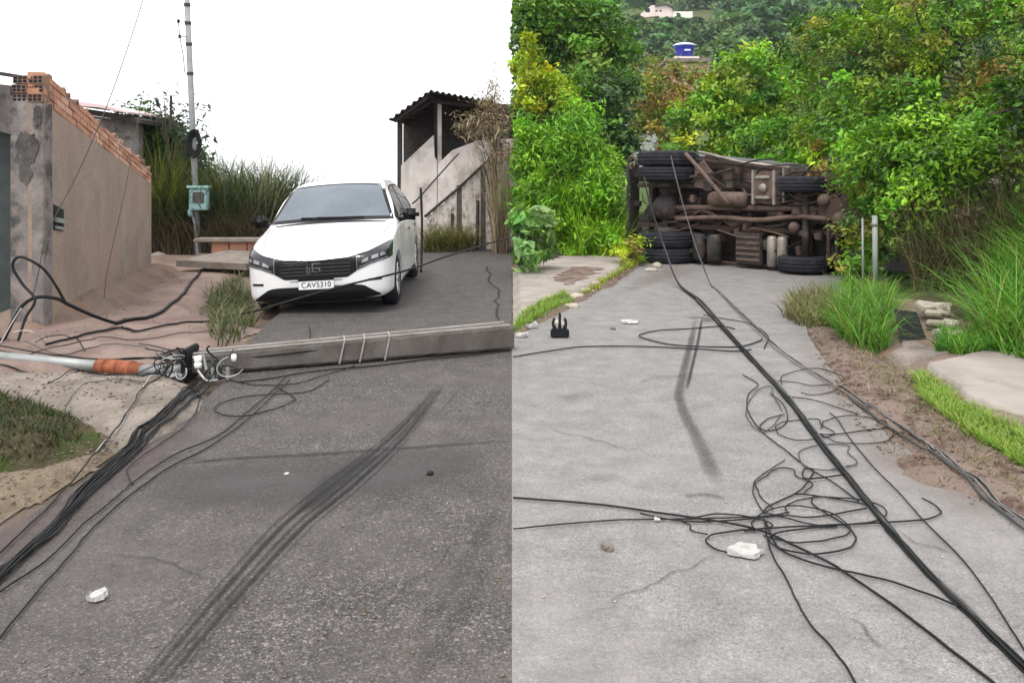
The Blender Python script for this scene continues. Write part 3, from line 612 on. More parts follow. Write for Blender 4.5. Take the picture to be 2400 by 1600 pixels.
def tree(name, label, base, lobes, n, size, aspect, pal, seed, clump=.3, droop=.4, trunk_r=.09, group=None, cat='tree', xmin=None, shell=.5, jit=.2, nclump=None, limbs=7):
    rs = np.random.RandomState(seed); base = Vector(base); base.z = float(gz(base.x, base.y)) - .05
    t = empty(name, base, label, cat, group)
    p, nr, ci, nc, cc = crown_pts(lobes, n, rs, clump, nclump, shell)
    cl = pick(pal, nc, rs, .32)
    colr = np.clip(1.14 * cl[ci] * (1 + jit * rs.uniform(-1, 1, (n, 1))), .004, .9)
    if xmin is not None:
        k = p[:, 0] > xmin + .10 * vnoise(p[:, 2] * 2.0, p[:, 1] * .7, seed); p, nr, colr = p[k], nr[k], colr[k]
    k = p[:, 2] > gz(p[:, 0], p[:, 1]) + .03; p, nr, colr = p[k], nr[k], colr[k]
    v, f, c = leaves(p, nr, size, aspect, colr, rs, droop)
    mesh_np('crown', v, f, M['leaf'], False, c, t)
    m = MB(); rr = random.Random(seed); tops = sorted(lobes, key=lambda l: -l[2])
    main = tops[0]; top = Vector(main[:3])
    m.tube(catmull([base, base + (top - base)*.35 + Vector((rr.uniform(-.15, .15), rr.uniform(-.1, .1), 0)), base + (top - base)*.75, top], 5), [trunk_r * (1 - .75*i/15) for i in range(16)], 8)
    m.build('trunk', M['bark'], t, True)
    m = MB()
    for k in range(limbs):
        e = Vector(cc[rr.randrange(len(cc))]); s = base + (top - base) * rr.uniform(.3, .85)
        if xmin is not None and e.x < xmin: continue
        m.tube(catmull([s, s + (e - s)*.5 + Vector((0, 0, .12)), e], 4), [trunk_r*.42*(1 - .7*i/8) for i in range(9)], 5)
    if m.v: m.build('limbs', M['bark'], t, True)
    return t
def blades(bases, heights, width, lean, pal, rs, curl=.5, seg=4, jit=.2, az=None, tipdark=None):
    n = len(bases); az = rs.uniform(0, 2*np.pi, n) if az is None else az
    d = np.stack([np.cos(az), np.sin(az), np.zeros(n)], 1); side = np.stack([-np.sin(az), np.cos(az), np.zeros(n)], 1)
    tw = rs.uniform(-1, 1, (n, 1)); side = side * np.cos(tw) + d * np.sin(tw)
    colr = np.clip(pick(pal, n, rs, jit), .004, .9); H = heights[:, None]; ln = (lean * rs.uniform(.3, 1.3, n))[:, None]; cu = (curl * rs.uniform(.2, 1.4, n))[:, None]
    V = []; C = []
    for s in range(seg + 1):
        t = s / seg; h = t - cu * .5 * t**2.5; off = ln * t + cu * t**2 * .7
        c = bases + d * off * H + np.array([0, 0, 1.]) * h * H; w = width * (1 - t**1.6) * .5 + .0006
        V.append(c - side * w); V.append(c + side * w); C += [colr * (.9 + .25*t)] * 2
    V = np.stack(V, 1); C = np.stack(C, 1); k = np.arange(n)[:, None] * (2*(seg+1))
    F = np.concatenate([k + np.array([[2*s, 2*s+1, 2*s+3, 2*s+2]]) for s in range(seg)])
    return V.reshape(-1, 3), F, C.reshape(-1, 3)
def grass(name, label, poly, n, h, width, lean, pal, seed, curl=.5, mat='grassblade', kind='stuff', cat=None, clump=None, hvar=.4, edge=0.0):
    rs = np.random.RandomState(seed); pa = np.array(poly); x0, y0 = pa.min(0); x1, y1 = pa.max(0); pts = np.zeros((0, 2))
    while len(pts) < n:
        if clump:
            cn = rs.uniform([x0, y0], [x1, y1], (max(4, int(n / clump[0])), 2)); q = cn[rs.randint(0, len(cn), n)] + rs.randn(n, 2) * clump[1]
        else: q = rs.uniform([x0, y0], [x1, y1], (n, 2))
        pts = np.concatenate([pts, q[inside_dist(poly, q[:, 0], q[:, 1]) > 0]])
    pts = pts[:n]; b = np.column_stack([pts, surf(pts[:, 0], pts[:, 1]) - .01])
    hh = h * (1 + hvar * rs.uniform(-1, 1, n))
    if edge: hh *= .35 + .65 * sstep(0, edge, inside_dist(poly, pts[:, 0], pts[:, 1]))
    v, f, c = blades(b, hh, width, lean, pal, rs, curl)
    o = mesh_np(name, v, f, M[mat], False, c); return tag(o, label, cat, None, kind)

GREEN_BR = [(.15, .33, .012), (.11, .28, .012), (.21, .38, .018), (.08, .20, .010)]
GREEN_MID = [(.055, .15, .012), (.08, .20, .014), (.035, .095, .010), (.12, .24, .018)]
GREEN_DK = [(.025, .06, .014), (.035, .08, .016), (.02, .045, .012), (.05, .10, .02)]
YELLOWG = [(.27, .36, .016), (.22, .33, .014), (.33, .38, .018), (.16, .28, .014)]
OLIVE = [(.14, .18, .02), (.20, .20, .022), (.10, .15, .016), (.24, .18, .03)]
RUSTY = [(.24, .14, .04), (.28, .18, .05), (.16, .13, .03)]
DRY = [(.20, .145, .09), (.26, .19, .12), (.14, .10, .065), (.32, .25, .17)]

# ---------------------------------------------------------------- left vegetation
tree('leafy_tree', 'dark leafy tree showing above the brick-topped wall beside the post', (-7.0, 18, 0),
     [(P(330, 320, 18)[0], 18, P(330, 320, 18)[2], .60, .6, .55), (P(390, 330, 17.7)[0], 17.7, P(390, 340, 17.7)[2], .65, .6, .6), (P(300, 380, 17.5)[0], 17.6, P(300, 390, 17.5)[2], .5, .5, .5), (P(420, 400, 17.6)[0], 17.6, P(420, 410, 17.6)[2], .6, .5, .5)],
     13000, .11, .38, [(.025, .075, .03), (.035, .09, .032), (.05, .11, .025), (.018, .045, .02)], 31, .18, .5, .06)
rs = np.random.RandomState(77)      # loose upper sprays of the same kind against the sky
tree('sparse_shrub', 'thin bare-looking shrub with few leaves around the service post', (P(430, 606, 17).x, 17, 0),
     [(P(375, 250, 17)[0], 17, P(375, 250, 17)[2], .4, .3, .28), (P(440, 275, 17)[0], 16.9, P(440, 275, 17)[2], .42, .3, .32), (P(448, 330, 17)[0], 16.9, P(448, 330, 17)[2], .28, .3, .45)],
     330, .12, .34, [(.02, .03, .02), (.03, .045, .025)], 33, .22, .3, .03, nclump=40, shell=.2, limbs=16, cat='shrub')
gpoly = [(-7.9, 16.5), (-5.2, 16.5), (-4.6, 17.4), (-4.6, 19.2), (-8.6, 19.5)]
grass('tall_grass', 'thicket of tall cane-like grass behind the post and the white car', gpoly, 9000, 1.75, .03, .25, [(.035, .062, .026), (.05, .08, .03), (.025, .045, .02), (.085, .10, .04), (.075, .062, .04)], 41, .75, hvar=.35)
grass('tall_grass', 'thicket of tall cane-like grass behind the post and the white car', [(-7.6, 16.25), (-4.9, 16.25), (-4.5, 16.6), (-7.7, 16.6)], 2000, .9, .022, .3, [(.13, .10, .06), (.17, .13, .08), (.07, .06, .035)], 42, .7, 'dryblade')
grass('feathery_grass', 'pale feathery grass heads above the thicket', [(P(520, 600, 17).x, 16.6), (P(640, 600, 17).x, 16.6), (P(640, 600, 17).x, 18), (P(500, 600, 17).x, 18)], 260, 2.1, .014, .22, [(.30, .28, .22), (.22, .22, .13)], 43, .35, 'dryblade')
grass('yellow_shrub_grass', 'yellow-green grass top beside the brick-topped wall', [(P(356, 600, 16.4).x, 16.4), (P(420, 600, 16.4).x, 16.4), (P(420, 600, 17.2).x, 17.2), (P(356, 600, 17.2).x, 17.2)], 800, 2.1, .03, .2, [(.13, .13, .025), (.10, .12, .025), (.07, .09, .025)], 44, .8)
grass('kerb_grass', 'clump of long grass at the kerb by the left front of the white car', GP([(490, 800), (500, 720), (530, 670), (590, 690), (600, 740), (560, 800), (520, 820)]), 620, .26, .013, .5, [(.06, .08, .03), (.09, .10, .04), (.04, .055, .02), (.13, .12, .06)], 45, .9)
grass('kerb_grass', 'clump of long grass at the kerb by the left front of the white car', GP([(480, 690), (560, 650), (585, 690), (500, 720)]), 320, .24, .014, .5, [(.10, .10, .04), (.13, .12, .05), (.06, .07, .03)], 46, .9)
grass('moss_grass', 'low dark grass on the mossy verge at the left edge', GP([(-160, 930), (60, 940), (170, 985), (190, 1040), (100, 1090), (-160, 1130)]), 2600, .07, .008, .5, [(.022, .045, .010), (.035, .055, .012), (.05, .048, .018), (.05, .038, .02)], 47, .6)
grass('fence_weeds', 'weeds growing along the board fence behind the car', [(P(1000, 585, 18.2).x, 17.6), (P(1110, 585, 18.2).x, 17.8), (P(1110, 585, 18.2).x, 18.3), (P(1000, 585, 18.2).x, 18.3)], 700, .62, .025, .4, [(.13, .14, .04), (.20, .19, .07), (.08, .09, .03), (.16, .12, .06)], 48, .8)
grass('dry_grass', 'tall dry brown grass on the bank at the right end of the fence', [(-.42, 17.3), (-.10, 17.3), (-.10, 18.2), (-.40, 18.2)], 160, 2.2, .016, .08, DRY, 49, .3, 'dryblade', hvar=.45)
tree('dry_shrub', 'bare twiggy brown shrub rising above the shed roof', (-.4, 17.9, 0), [(-.40, 17.9, 3.25, .28, .3, .62), (-.30, 17.8, 2.7, .25, .3, .4), (-.80, 17.9, 2.6, .42, .3, .28), (-.25, 17.8, 2.2, .18, .3, .35)], 2900, .13, .11, DRY + [(.07, .05, .04)], 50, .16, -.8, .025, shell=.1, nclump=120, limbs=60, cat='shrub')

# ================================================================ RIGHT: trees round the fork
XM = -.01
tree('broadleaf_tree', 'tall mid-green broadleaf tree at the left end of the right-hand thicket', (2.0, 22, 0), [(1.6, 22, 4.3, 1.4, 1.2, 1.4), (.9, 21.8, 3.2, .95, 1, 1.2), (2.4, 22.3, 5.3, .95, 1, 1.0), (.9, 22, 5.7, 1.0, 1, 1.0), (.35, 21.5, 5.2, .35, .6, .9), (.35, 21.5, 3.9, .35, .6, .9), (.3, 21.5, 2.8, .3, .5, .6)], 19000, .15, .5, GREEN_MID + [(.13, .2, .03)], 61, .26, .5, .12, 'trees round the fork', xmin=XM)
tree('dark_tree', 'dark-leaved tree behind the bamboo-like thicket', (1.4, 20, 0), [(1.0, 20, 2.4, .9, .8, .8), (2.2, 20.3, 3.2, .8, .8, .9), (2.3, 20, 2.3, .7, .7, .7)], 9000, .13, .5, GREEN_DK + GREEN_MID[:2], 62, .22, .5, .09, 'trees round the fork', xmin=XM)
tree('yellow_shrub', 'yellow-leaved shrub crown against the dark tree, at the thicket\'s left end', (.45, 19.6, 0), [(.38, 19.4, 4.2, .28, .4, .62), (.85, 19.4, 3.8, .25, .3, .35), (1.25, 19.3, 3.3, .32, .3, .4), (.4, 19.4, 3.3, .3, .4, .35)], 3600, .11, .5, YELLOWG + [(.36, .36, .02)], 63, .13, .4, .05, 'trees round the fork', cat='shrub', xmin=XM)
tree('lime_shrub', 'bright lime-green bushy shrub left of the overturned truck', (1.2, 17.6, 0), [(1.1, 17.6, 1.9, .95, .6, .85), (.5, 17.4, 1.4, .5, .5, .8), (.22, 17.6, 2.2, .22, .4, .6), (1.75, 17.3, 1.3, .42, .5, .85), (1.2, 17.5, 2.6, .5, .5, .5), (1.5, 16.9, .7, .55, .4, .6), (.6, 16.9, .8, .5, .4, .6), (2.0, 16.7, 1.0, .3, .3, .6), (1.0, 16.4, .35, .6, .3, .35), (1.75, 16.2, .3, .35, .3, .3)], 24000, .12, .26, GREEN_BR, 64, .17, -.9, .07, 'trees round the fork', cat='shrub', xmin=XM, jit=.25)
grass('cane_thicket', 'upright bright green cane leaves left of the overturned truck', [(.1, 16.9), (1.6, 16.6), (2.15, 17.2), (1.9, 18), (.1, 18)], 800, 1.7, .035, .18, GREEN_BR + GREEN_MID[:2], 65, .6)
grass('cane_thicket', 'upright bright green cane leaves left of the overturned truck', [(1.2, 16.0), (2.15, 16.3), (2.2, 17.0), (1.2, 16.9)], 260, .9, .022, .35, GREEN_BR + YELLOWG[:1], 66, .7)
tree('leafy_plant', 'low plant with broad pale-veined leaves at the tip of the fork', (.42, 13.9, 0), [(.35, 13.7, .62, .34, .4, .42), (.25, 13.5, .35, .28, .3, .3), (.62, 13.8, .35, .25, .3, .25)], 900, .21, .42, [(.16, .28, .08), (.10, .21, .04), (.22, .34, .12), (.07, .15, .03)], 67, .10, .6, .03, None, cat='plant', xmin=XM)
tree('kerb_weed', 'yellow-green weed at the end of the kerb near the truck', (1.95, 14.9, 0), [(1.95, 14.9, .25, .30, .35, .22), (2.2, 15.3, .3, .2, .2, .2)], 900, .09, .3, YELLOWG + RUSTY[:1], 68, .08, -.5, .015, cat='weed')
tree('olive_tree', 'olive and rust tinged tree below the blue water tank', (5.2, 29, 0), [(5.0, 29, 4.2, 1.1, 1, 1.3), (6.1, 29.2, 4.3, .8, .8, .9), (5.0, 28.8, 3.0, 1.0, .8, .9)], 9000, .14, .42, OLIVE + RUSTY[:1], 69, .22, .3, .09, 'trees round the fork')
tree('yellow_green_tree', 'bright yellow-green tree in the middle behind the truck', (6.8, 24, 0), [(6.6, 24, 4.2, 1.15, 1.0, 1.0), (5.4, 23.8, 3.0, .95, .8, .95), (7.3, 24, 3.2, .95, .9, 1.1), (5.0, 23.3, 2.2, .8, .7, .7), (6.4, 23.5, 2.3, 1.0, .8, .8)], 19000, .14, .45, YELLOWG + YELLOWG[1:2] + GREEN_BR + GREEN_MID[:2], 70, .20, .3, .11, 'trees round the fork')
tree('mid_green_shrub', 'mid-green shrub leaning over the back of the truck', (7.0, 19, 0), [(5.6, 19, 2.2, 1.0, .7, .7), (7.0, 18.5, 2.5, 1.1, .8, .9), (6.2, 19, 1.4, 1.3, .7, .7)], 12000, .11, .4, GREEN_MID + GREEN_BR[1:2], 71, .18, .3, .07, 'trees round the fork', cat='shrub')
big = [
 ('broad_hedge_tree', 'large small-leaved tree arching over the front of the truck', (7.4, 15.2, 0), [(6.2, 15.2, 3.3, 1.3, 1.0, 1.1), (7.6, 15, 4.2, 1.4, 1.0, 1.1), (5.9, 14.8, 2.2, .9, .7, .75), (7.2, 14.6, 2.5, 1.2, .8, .9)], 24000, .095, OLIVE[:3] + GREEN_MID + GREEN_BR[1:2] + YELLOWG[1:2] + YELLOWG[3:], 72),
 ('broad_hedge_tree', 'dense green tree with rusty patches behind the right-hand verge', (9.2, 14.2, 0), [(8.6, 14, 3.4, 1.3, 1, 1.1), (9.3, 14.2, 4.6, 1.3, 1, 1.0), (8.4, 13.6, 2.3, 1.2, .8, .8)], 20000, .095, GREEN_MID + OLIVE[:2] + GREEN_BR[1:2], 73),
 ('broad_hedge_tree', 'nearest dark green tree at the right edge of the picture', (7.4, 11.2, 0), [(7.4, 11.2, 3.2, 1.2, .8, .9), (6.9, 11, 2.3, .9, .6, .6), (7.9, 11, 2.2, 1.0, .7, .8)], 16000, .08, GREEN_MID + GREEN_DK[:2] + OLIVE[:1], 74),
 ('broad_hedge_tree', 'bushy green tree hanging over the dark panel', (6.3, 12.6, 0), [(6.0, 12.2, 1.75, .9, .5, .75), (5.3, 12.5, 1.65, .5, .45, .65), (6.9, 11.8, 1.65, .85, .5, .8), (7.5, 11.0, 1.5, .7, .5, .75), (5.75, 11.9, 1.2, .5, .3, .45)], 24000, .085, GREEN_MID + GREEN_BR + YELLOWG[3:], 75),
 ('broad_hedge_tree', 'tall tree filling the upper right behind the hedge', (10.5, 19, 0), [(8.6, 19, 5.2, 1.5, 1.0, 1.2), (10.6, 19, 5.4, 1.6, 1, 1.3), (7.2, 19.5, 4.6, 1.1, .9, .9), (12, 19, 4.6, 1.4, 1, 1.4)], 22000, .11, GREEN_MID + GREEN_DK[:1] + OLIVE[:1], 76)]
for nm, lb, bs, lo, n, sz, pal, sd in big: tree(nm, lb, bs, lo, n, sz, .42, pal, sd, .15, .5, .10, 'trees round the fork', shell=.62, limbs=22)
tree('rusty_shrub', 'brown-leaved shrub top among the green trees at upper right', (8.0, 14.0, 0), [(7.55, 13.2, 3.35, .35, .3, .4), (7.8, 13.1, 2.9, .3, .3, .3)], 1500, .08, .4, RUSTY + OLIVE[:1], 77, .12, .3, .03, cat='shrub')
tree('rusty_shrub', 'yellowing shrub at the top corner of the truck', (5.3, 14.6, 0), [(5.0, 13.9, 1.75, .22, .25, .3), (5.15, 13.8, 1.4, .2, .2, .3)], 1100, .08, .4, RUSTY[:2] + YELLOWG[:2], 78, .09, .3, .02, cat='shrub')
tree('climbing_shrub', 'small-leaved climbing shrub covering the cab end of the truck', (4.95, 12.2, 0), [(5.0, 12.2, .55, .26, .3, .5), (5.35, 12.1, .9, .32, .3, .55), (5.3, 12.4, 1.35, .28, .25, .35), (4.85, 11.9, .25, .26, .3, .25)], 5000, .085, .42, GREEN_MID + OLIVE[:2] + [(.14, .2, .04)], 79, .10, .3, .03, cat='shrub')
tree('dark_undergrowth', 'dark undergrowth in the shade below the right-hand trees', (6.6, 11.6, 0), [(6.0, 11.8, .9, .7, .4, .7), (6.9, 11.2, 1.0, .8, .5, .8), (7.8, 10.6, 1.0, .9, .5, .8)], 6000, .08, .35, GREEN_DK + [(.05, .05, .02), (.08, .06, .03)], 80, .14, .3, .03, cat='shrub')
grass('dry_stems', 'dry stems hanging below the right-hand trees', [(5.3, 11.2), (7.4, 10.2), (7.6, 10.8), (5.5, 11.8)], 1400, 1.15, .014, .25, [(.10, .075, .04), (.14, .11, .06), (.06, .05, .025), (.07, .09, .03)], 81, .5, 'dryblade')
LONG = [(.05, .17, .012), (.07, .21, .015), (.10, .25, .02), (.04, .12, .012), (.15, .27, .035)]
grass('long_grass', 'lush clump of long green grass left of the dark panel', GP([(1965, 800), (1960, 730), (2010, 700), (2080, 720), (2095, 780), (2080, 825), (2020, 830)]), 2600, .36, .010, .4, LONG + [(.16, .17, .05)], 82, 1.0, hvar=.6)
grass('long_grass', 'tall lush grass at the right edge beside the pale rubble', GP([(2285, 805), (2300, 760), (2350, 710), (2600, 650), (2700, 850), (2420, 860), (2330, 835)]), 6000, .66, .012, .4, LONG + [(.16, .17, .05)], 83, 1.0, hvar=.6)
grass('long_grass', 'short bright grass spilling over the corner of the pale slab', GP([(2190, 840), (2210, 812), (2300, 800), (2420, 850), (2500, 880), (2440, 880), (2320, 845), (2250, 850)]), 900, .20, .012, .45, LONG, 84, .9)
grass('road_edge_weeds', 'brownish weeds at the road edge below the truck cab', GP([(1835, 745), (1860, 705), (1950, 700), (1990, 750), (1950, 775), (1880, 768)]), 900, .30, .012, .4, [(.14, .16, .05), (.20, .17, .08), (.09, .10, .03), (.12, .085, .05)], 85, .8)
BRT = [(.16, .27, .03), (.12, .23, .02), (.20, .30, .05), (.24, .27, .07)]
grass('verge_grass', 'low bright grass between the red soil and the pale slab', GP([(2140, 880), (2170, 890), (2260, 965), (2400, 1040), (2520, 1090), (2520, 1150), (2400, 1110), (2260, 1020), (2170, 950)]), 4200, .10, .009, .5, BRT, 86, .7)
grass('soil_weeds', 'sparse short weeds and dead grass on the red soil strip', GP([(1960, 790), (2060, 930), (2200, 1050), (2480, 1230), (2500, 1150), (2200, 930), (2020, 790)]), 900, .06, .006, .7, [(.12, .16, .04), (.16, .13, .07), (.20, .16, .09), (.07, .10, .02)], 89, .8)
grass('verge_grass', 'bright grass strip along the kerb of the fork', GP([(1198, 775), (1230, 745), (1320, 700), (1345, 705), (1300, 735), (1220, 775)]), 2000, .085, .010, .5, BRT, 87, .7)
grass('verge_grass', 'thin grass along the kerb towards the truck', GP([(1350, 700), (1430, 650), (1500, 610), (1530, 600), (1480, 635), (1390, 690)]), 700, .11, .012, .5, YELLOWG[:2] + OLIVE, 88, .7)

# ================================================================ far side of the valley
rs = np.random.RandomState(90)
def forest(name, label, spots, size, per, pal, seed, lsz):
    rs = np.random.RandomState(seed); V = []; Fc = []; C = []; b = 0
    for (x, y, r) in spots:
        z = float(gz(x, y)); lob = [(x, y, z + r*.9, r, r, r*.9), (x + r*.6*rs.uniform(-1, 1), y, z + r*1.4, r*.6, r*.6, r*.6), (x + r*.7*rs.uniform(-1, 1), y - .4*r, z + r*.6, r*.7, r*.7, r*.6)]
        p, nr, ci, nc, cc = crown_pts(lob, per, rs, r*.13, None, .75)
        cl = pick(pal, 1, rs, .35)[0] * (1 + .3*rs.uniform(-1, 1, (nc, 1)))
        v, f, c = leaves(p, nr, lsz, .55, np.clip(cl[ci], .004, .9), rs, .2)
        V.append(v); Fc.append(f + b); C.append(c); b += len(v)
    o = mesh_np(name, np.concatenate(V), np.concatenate(Fc), M['leaf'], False, np.concatenate(C)); return tag(o, label, None, None, 'stuff')
spots = []
for y in np.linspace(52, 98, 9):
    for k in range(9):
        px = rs.uniform(1380, 2450); x = (px - 1200)/2000*y
        if 1480 < px < 1700 and y < 64: continue
        spots.append((x, y + rs.uniform(-2, 2), rs.uniform(1.3, 2.3) * (.6 if 1480 < px < 1700 else 1)))
forest('valley_woods', 'pale green wooded slope in the middle distance beyond the truck', spots, 1, 900, [(.06, .12, .03), (.09, .16, .035), (.045, .085, .025), (.12, .17, .04)], 91, .42)
spots = []
for y in np.linspace(108, 262, 14):
    for k in range(13):
        px = rs.uniform(1330, 2150); x = (px - 1200)/2000*y
        low = 1430 < px < 1690 and y < 200
        if low and y > 158: continue
        spots.append((x, y + (0 if low else rs.uniform(-5, 5)), rs.uniform(1.0, 1.7) if low else rs.uniform(3.0, 5.2)))
for k in range(46): y = rs.uniform(102, 158); spots.append(((rs.uniform(1430, 1700) - 1200)/2000*y, y, rs.uniform(1.1, 1.9)))
forest('hill_woods', 'far wooded hillside filling the top of the right half', spots, 1, 700, [(.065, .14, .045), (.09, .17, .05), (.05, .11, .04), (.12, .19, .06)], 92, 1.0)  # leaf tints lightened so the colour carries some of the haze

hy = 184.0; hb = float(gz(P(1545, 40, hy).x, hy))
fh = empty('hillside_house', (P(1545, 40, hy).x, hy, hb), 'pale pink house with dark roof edge on the far hillside', 'house')
def HP(px, py, dd=0): return P(px, py, hy + dd)
MB().prism([HP(1500, 60), HP(1576, 60), HP(1576, 20), HP(1560, 12), HP(1527, 13), HP(1500, 34)], (0, 6, 0)).build('wall', M['house_pink'], fh)
MB().prism([HP(1536, 12, -.4), HP(1562, 9, -.4), HP(1580, 17, -.4), HP(1580, 20, -.4), HP(1562, 12.5, -.4), HP(1536, 15.5, -.4)], (0, 7, 0)).build('roof', M['roof_sheet'], fh)
MB().prism([HP(1503, 42, -.3), HP(1545, 38, -.3), HP(1545, 40.5, -.3), HP(1503, 45, -.3)], (0, .25, 0)).build('balcony_rail', M['dark_wood'], fh)
MB().box((HP(1512, 0).x, hy - .05, HP(0, 29).z), (HP(1523, 0).x, hy + .2, HP(0, 20).z)).build('window', M['black'], fh)
for px in (1536, 1546): MB().box((HP(px, 0).x, hy - .05, HP(0, 28).z), (HP(px + 5, 0).x, hy + .2, HP(0, 24).z)).build('window', M['cement_dark'], fh)
MB().box((HP(1496, 0).x, hy - 1.6, hb - 2), (HP(1577, 0).x, hy - .05, HP(0, 47).z)).build('terrace', M['house_white'], fh)
MB().box((HP(1577, 0).x, hy + .2, hb - 1), (HP(1624, 0).x, hy + .6, HP(0, 27).z)).build('yard_wall', M['house_white'], fh)
h2 = empty('hillside_house', (P(1430, 0, 215).x, 215, float(gz(P(1430, 0, 215).x, 215))), 'white house cut by the top edge above the thicket', 'house')
def H2(px, py): return P(px, py, 215)
MB().prism([H2(1396, 22), H2(1468, 22), H2(1468, -6), H2(1432, -18), H2(1396, -6)], (0, 7, 0)).build('wall', M['house_white'], h2)
MB().prism([H2(1392, -8), H2(1432, -21), H2(1472, -8), H2(1472, -4), H2(1432, -17), H2(1392, -4)], (0, 7.4, 0)).build('roof', M['roof_pink'], h2)
for px in (1405, 1440): MB().box((H2(px, 0).x, 214.9, H2(0, 10).z), (H2(px + 12, 0).x, 215.2, H2(0, 1).z)).build('window', M['cement_dark'], h2)
ty = 58.0; tb = float(gz(P(1612, 130, ty).x, ty))
th_ = empty('tank_house', (P(1615, 140, ty).x, ty, tb), 'flat-roofed house carrying the blue water tank, half hidden by trees', 'house')
def TP(px, py, dd=0): return P(px, py, ty + dd)
MB().box((TP(1566, 0).x, ty, tb - 1), (TP(1662, 0).x, ty + 5, TP(0, 148).z)).build('wall', M['brick2'], th_)
MB().bbox((TP(1560, 0).x, ty - .3, TP(0, 147).z), (TP(1666, 0).x, ty + 5.2, TP(0, 138).z), .03).build('roof_slab', M['apron'], th_)
MB().bbox((TP(1582, 0).x, ty + .3, TP(0, 137.5).z), (TP(1642, 0).x, ty + 2, TP(0, 131).z), .03).build('plinth', M['house_pink'], th_)
MB().lathe([(0, 0), (.12, .0), (.12, .25), (0, .25)], 'Z', (TP(1652, 0).x, ty + .5, TP(0, 137).z), 12).build('vent_pipe', M['apron'], th_)
tk = empty('water_tank', (TP(1612, 131).x, ty + 1.2, TP(0, 131).z), 'round blue water tank with pale lid on a flat roof', 'tank')
tc_ = Vector(tk.location)
MB().lathe([(0, 0), (.56, 0), (.62, .35), (.70, .72), (.74, .78), (.74, .84), (0, .84)], 'Z', tc_, 28).build('body', M['tank_blue'], tk, True)
MB().lathe([(.77, .845), (.78, .90), (.60, .98), (.25, 1.06), (0, 1.07)], 'Z', tc_, 28).build('lid', M['tank_lid'], tk, True)
for k in range(1): MB().bbox((tc_.x - .12, tc_.y - .70, tc_.z + .42), (tc_.x + .30, tc_.y - .63, tc_.z + .52), .01).build('highlight_band', M['tank_lid'], tk)  # pale strip painted on the tank as its highlight

# ================================================================ overturned truck (underside towards the viewer)
TR = empty('overturned_truck', (2.33, 16.25, 0), 'small cargo truck lying on its side across the road, rusty underside showing', 'truck', rot=(0, 0, R(-44.5)))
M['grime'] = pmat('grimy chassis steel', (.012, .011, .011), (.035, .030, .028), 5, .65, 40, .35, .4, .006, .35, c3=(.07, .045, .036), s3=4)
M['rust'] = pmat('rusty brown steel', (.028, .016, .013), (.075, .045, .034), 6, .8, 40, .3, .5, .006, .25, c3=(.05, .035, .03), s3=5)
M['rust_pale'] = pmat('dusty brown metal', (.075, .048, .036), (.18, .125, .098), 6, .75, 40, .3, .4, .006, .3, c3=(.07, .045, .036), s3=6, w3=(.42, .6))
M['tyre'] = pmat('worn tyre rubber', (.008, .008, .011), (.02, .02, .027), 8, .75, 30, .4, .7, .012, .2, c3=(.05, .042, .036), s3=3, w3=(.55, .8))
M['alu'] = pmat('dirty aluminium', (.16, .135, .115), (.28, .245, .215), 8, .4, 40, .2, .2, .004, .5, metal=.35)
M['truck_paint'] = pmat('dull dark truck paint', (.03, .03, .032), (.055, .05, .05), 3, .5, 40, .15, .1, .004, .4)
M['timber'] = pmat('old bed timber', (.03, .021, .017), (.06, .043, .035), 6, .9, 40, .3, .5, .008, .2)
def tp(mb, name, mat, parent=TR, smooth=False): return mb.build(name, M[mat], parent, smooth, sub=False)
W_ = 2.06
box = tp(MB().prism([(-.05, .62, .02), (3.9, .62, .02), (3.9, .62, 1.66), (-.05, .62, W_)], (0, 1.4, 0)), 'cargo_box', 'truck_paint')
def wtop(x): return W_ - .10*x
for i in range(12):     # floor planks run along the bed
    z0 = .03 + i * (W_ - .06) / 12; tp(MB().prism([(-.03, .52 - .01*(i % 3), z0 + .008), (3.88, .52 - .01*(i % 3), (z0 + .008)*.80), (3.88, .52 - .01*(i % 3), (z0 + (W_-.06)/12 - .008)*.80), (-.03, .52 - .01*(i % 3), z0 + (W_-.06)/12 - .008)], (0, .05, 0)), 'floor_plank', 'timber')
for i in range(9): tp(MB().bbox((.12 + i*.45, .36, .05), (.12 + i*.45 + .09, .495, wtop(.12 + i*.45) - .05), .01), 'cross_bearer', 'rust' if i % 2 else 'grime')
for z in (.62, 1.36): tp(MB().bbox((.0, .08, z), (5.7, .30, z + .085), .012), 'chassis_rail', 'rust')
for x in (.25, 1.5, 2.3, 3.4, 4.6): tp(MB().bbox((x, .12, .72), (x + .08, .28, 1.34), .01), 'cross_member', 'rust')
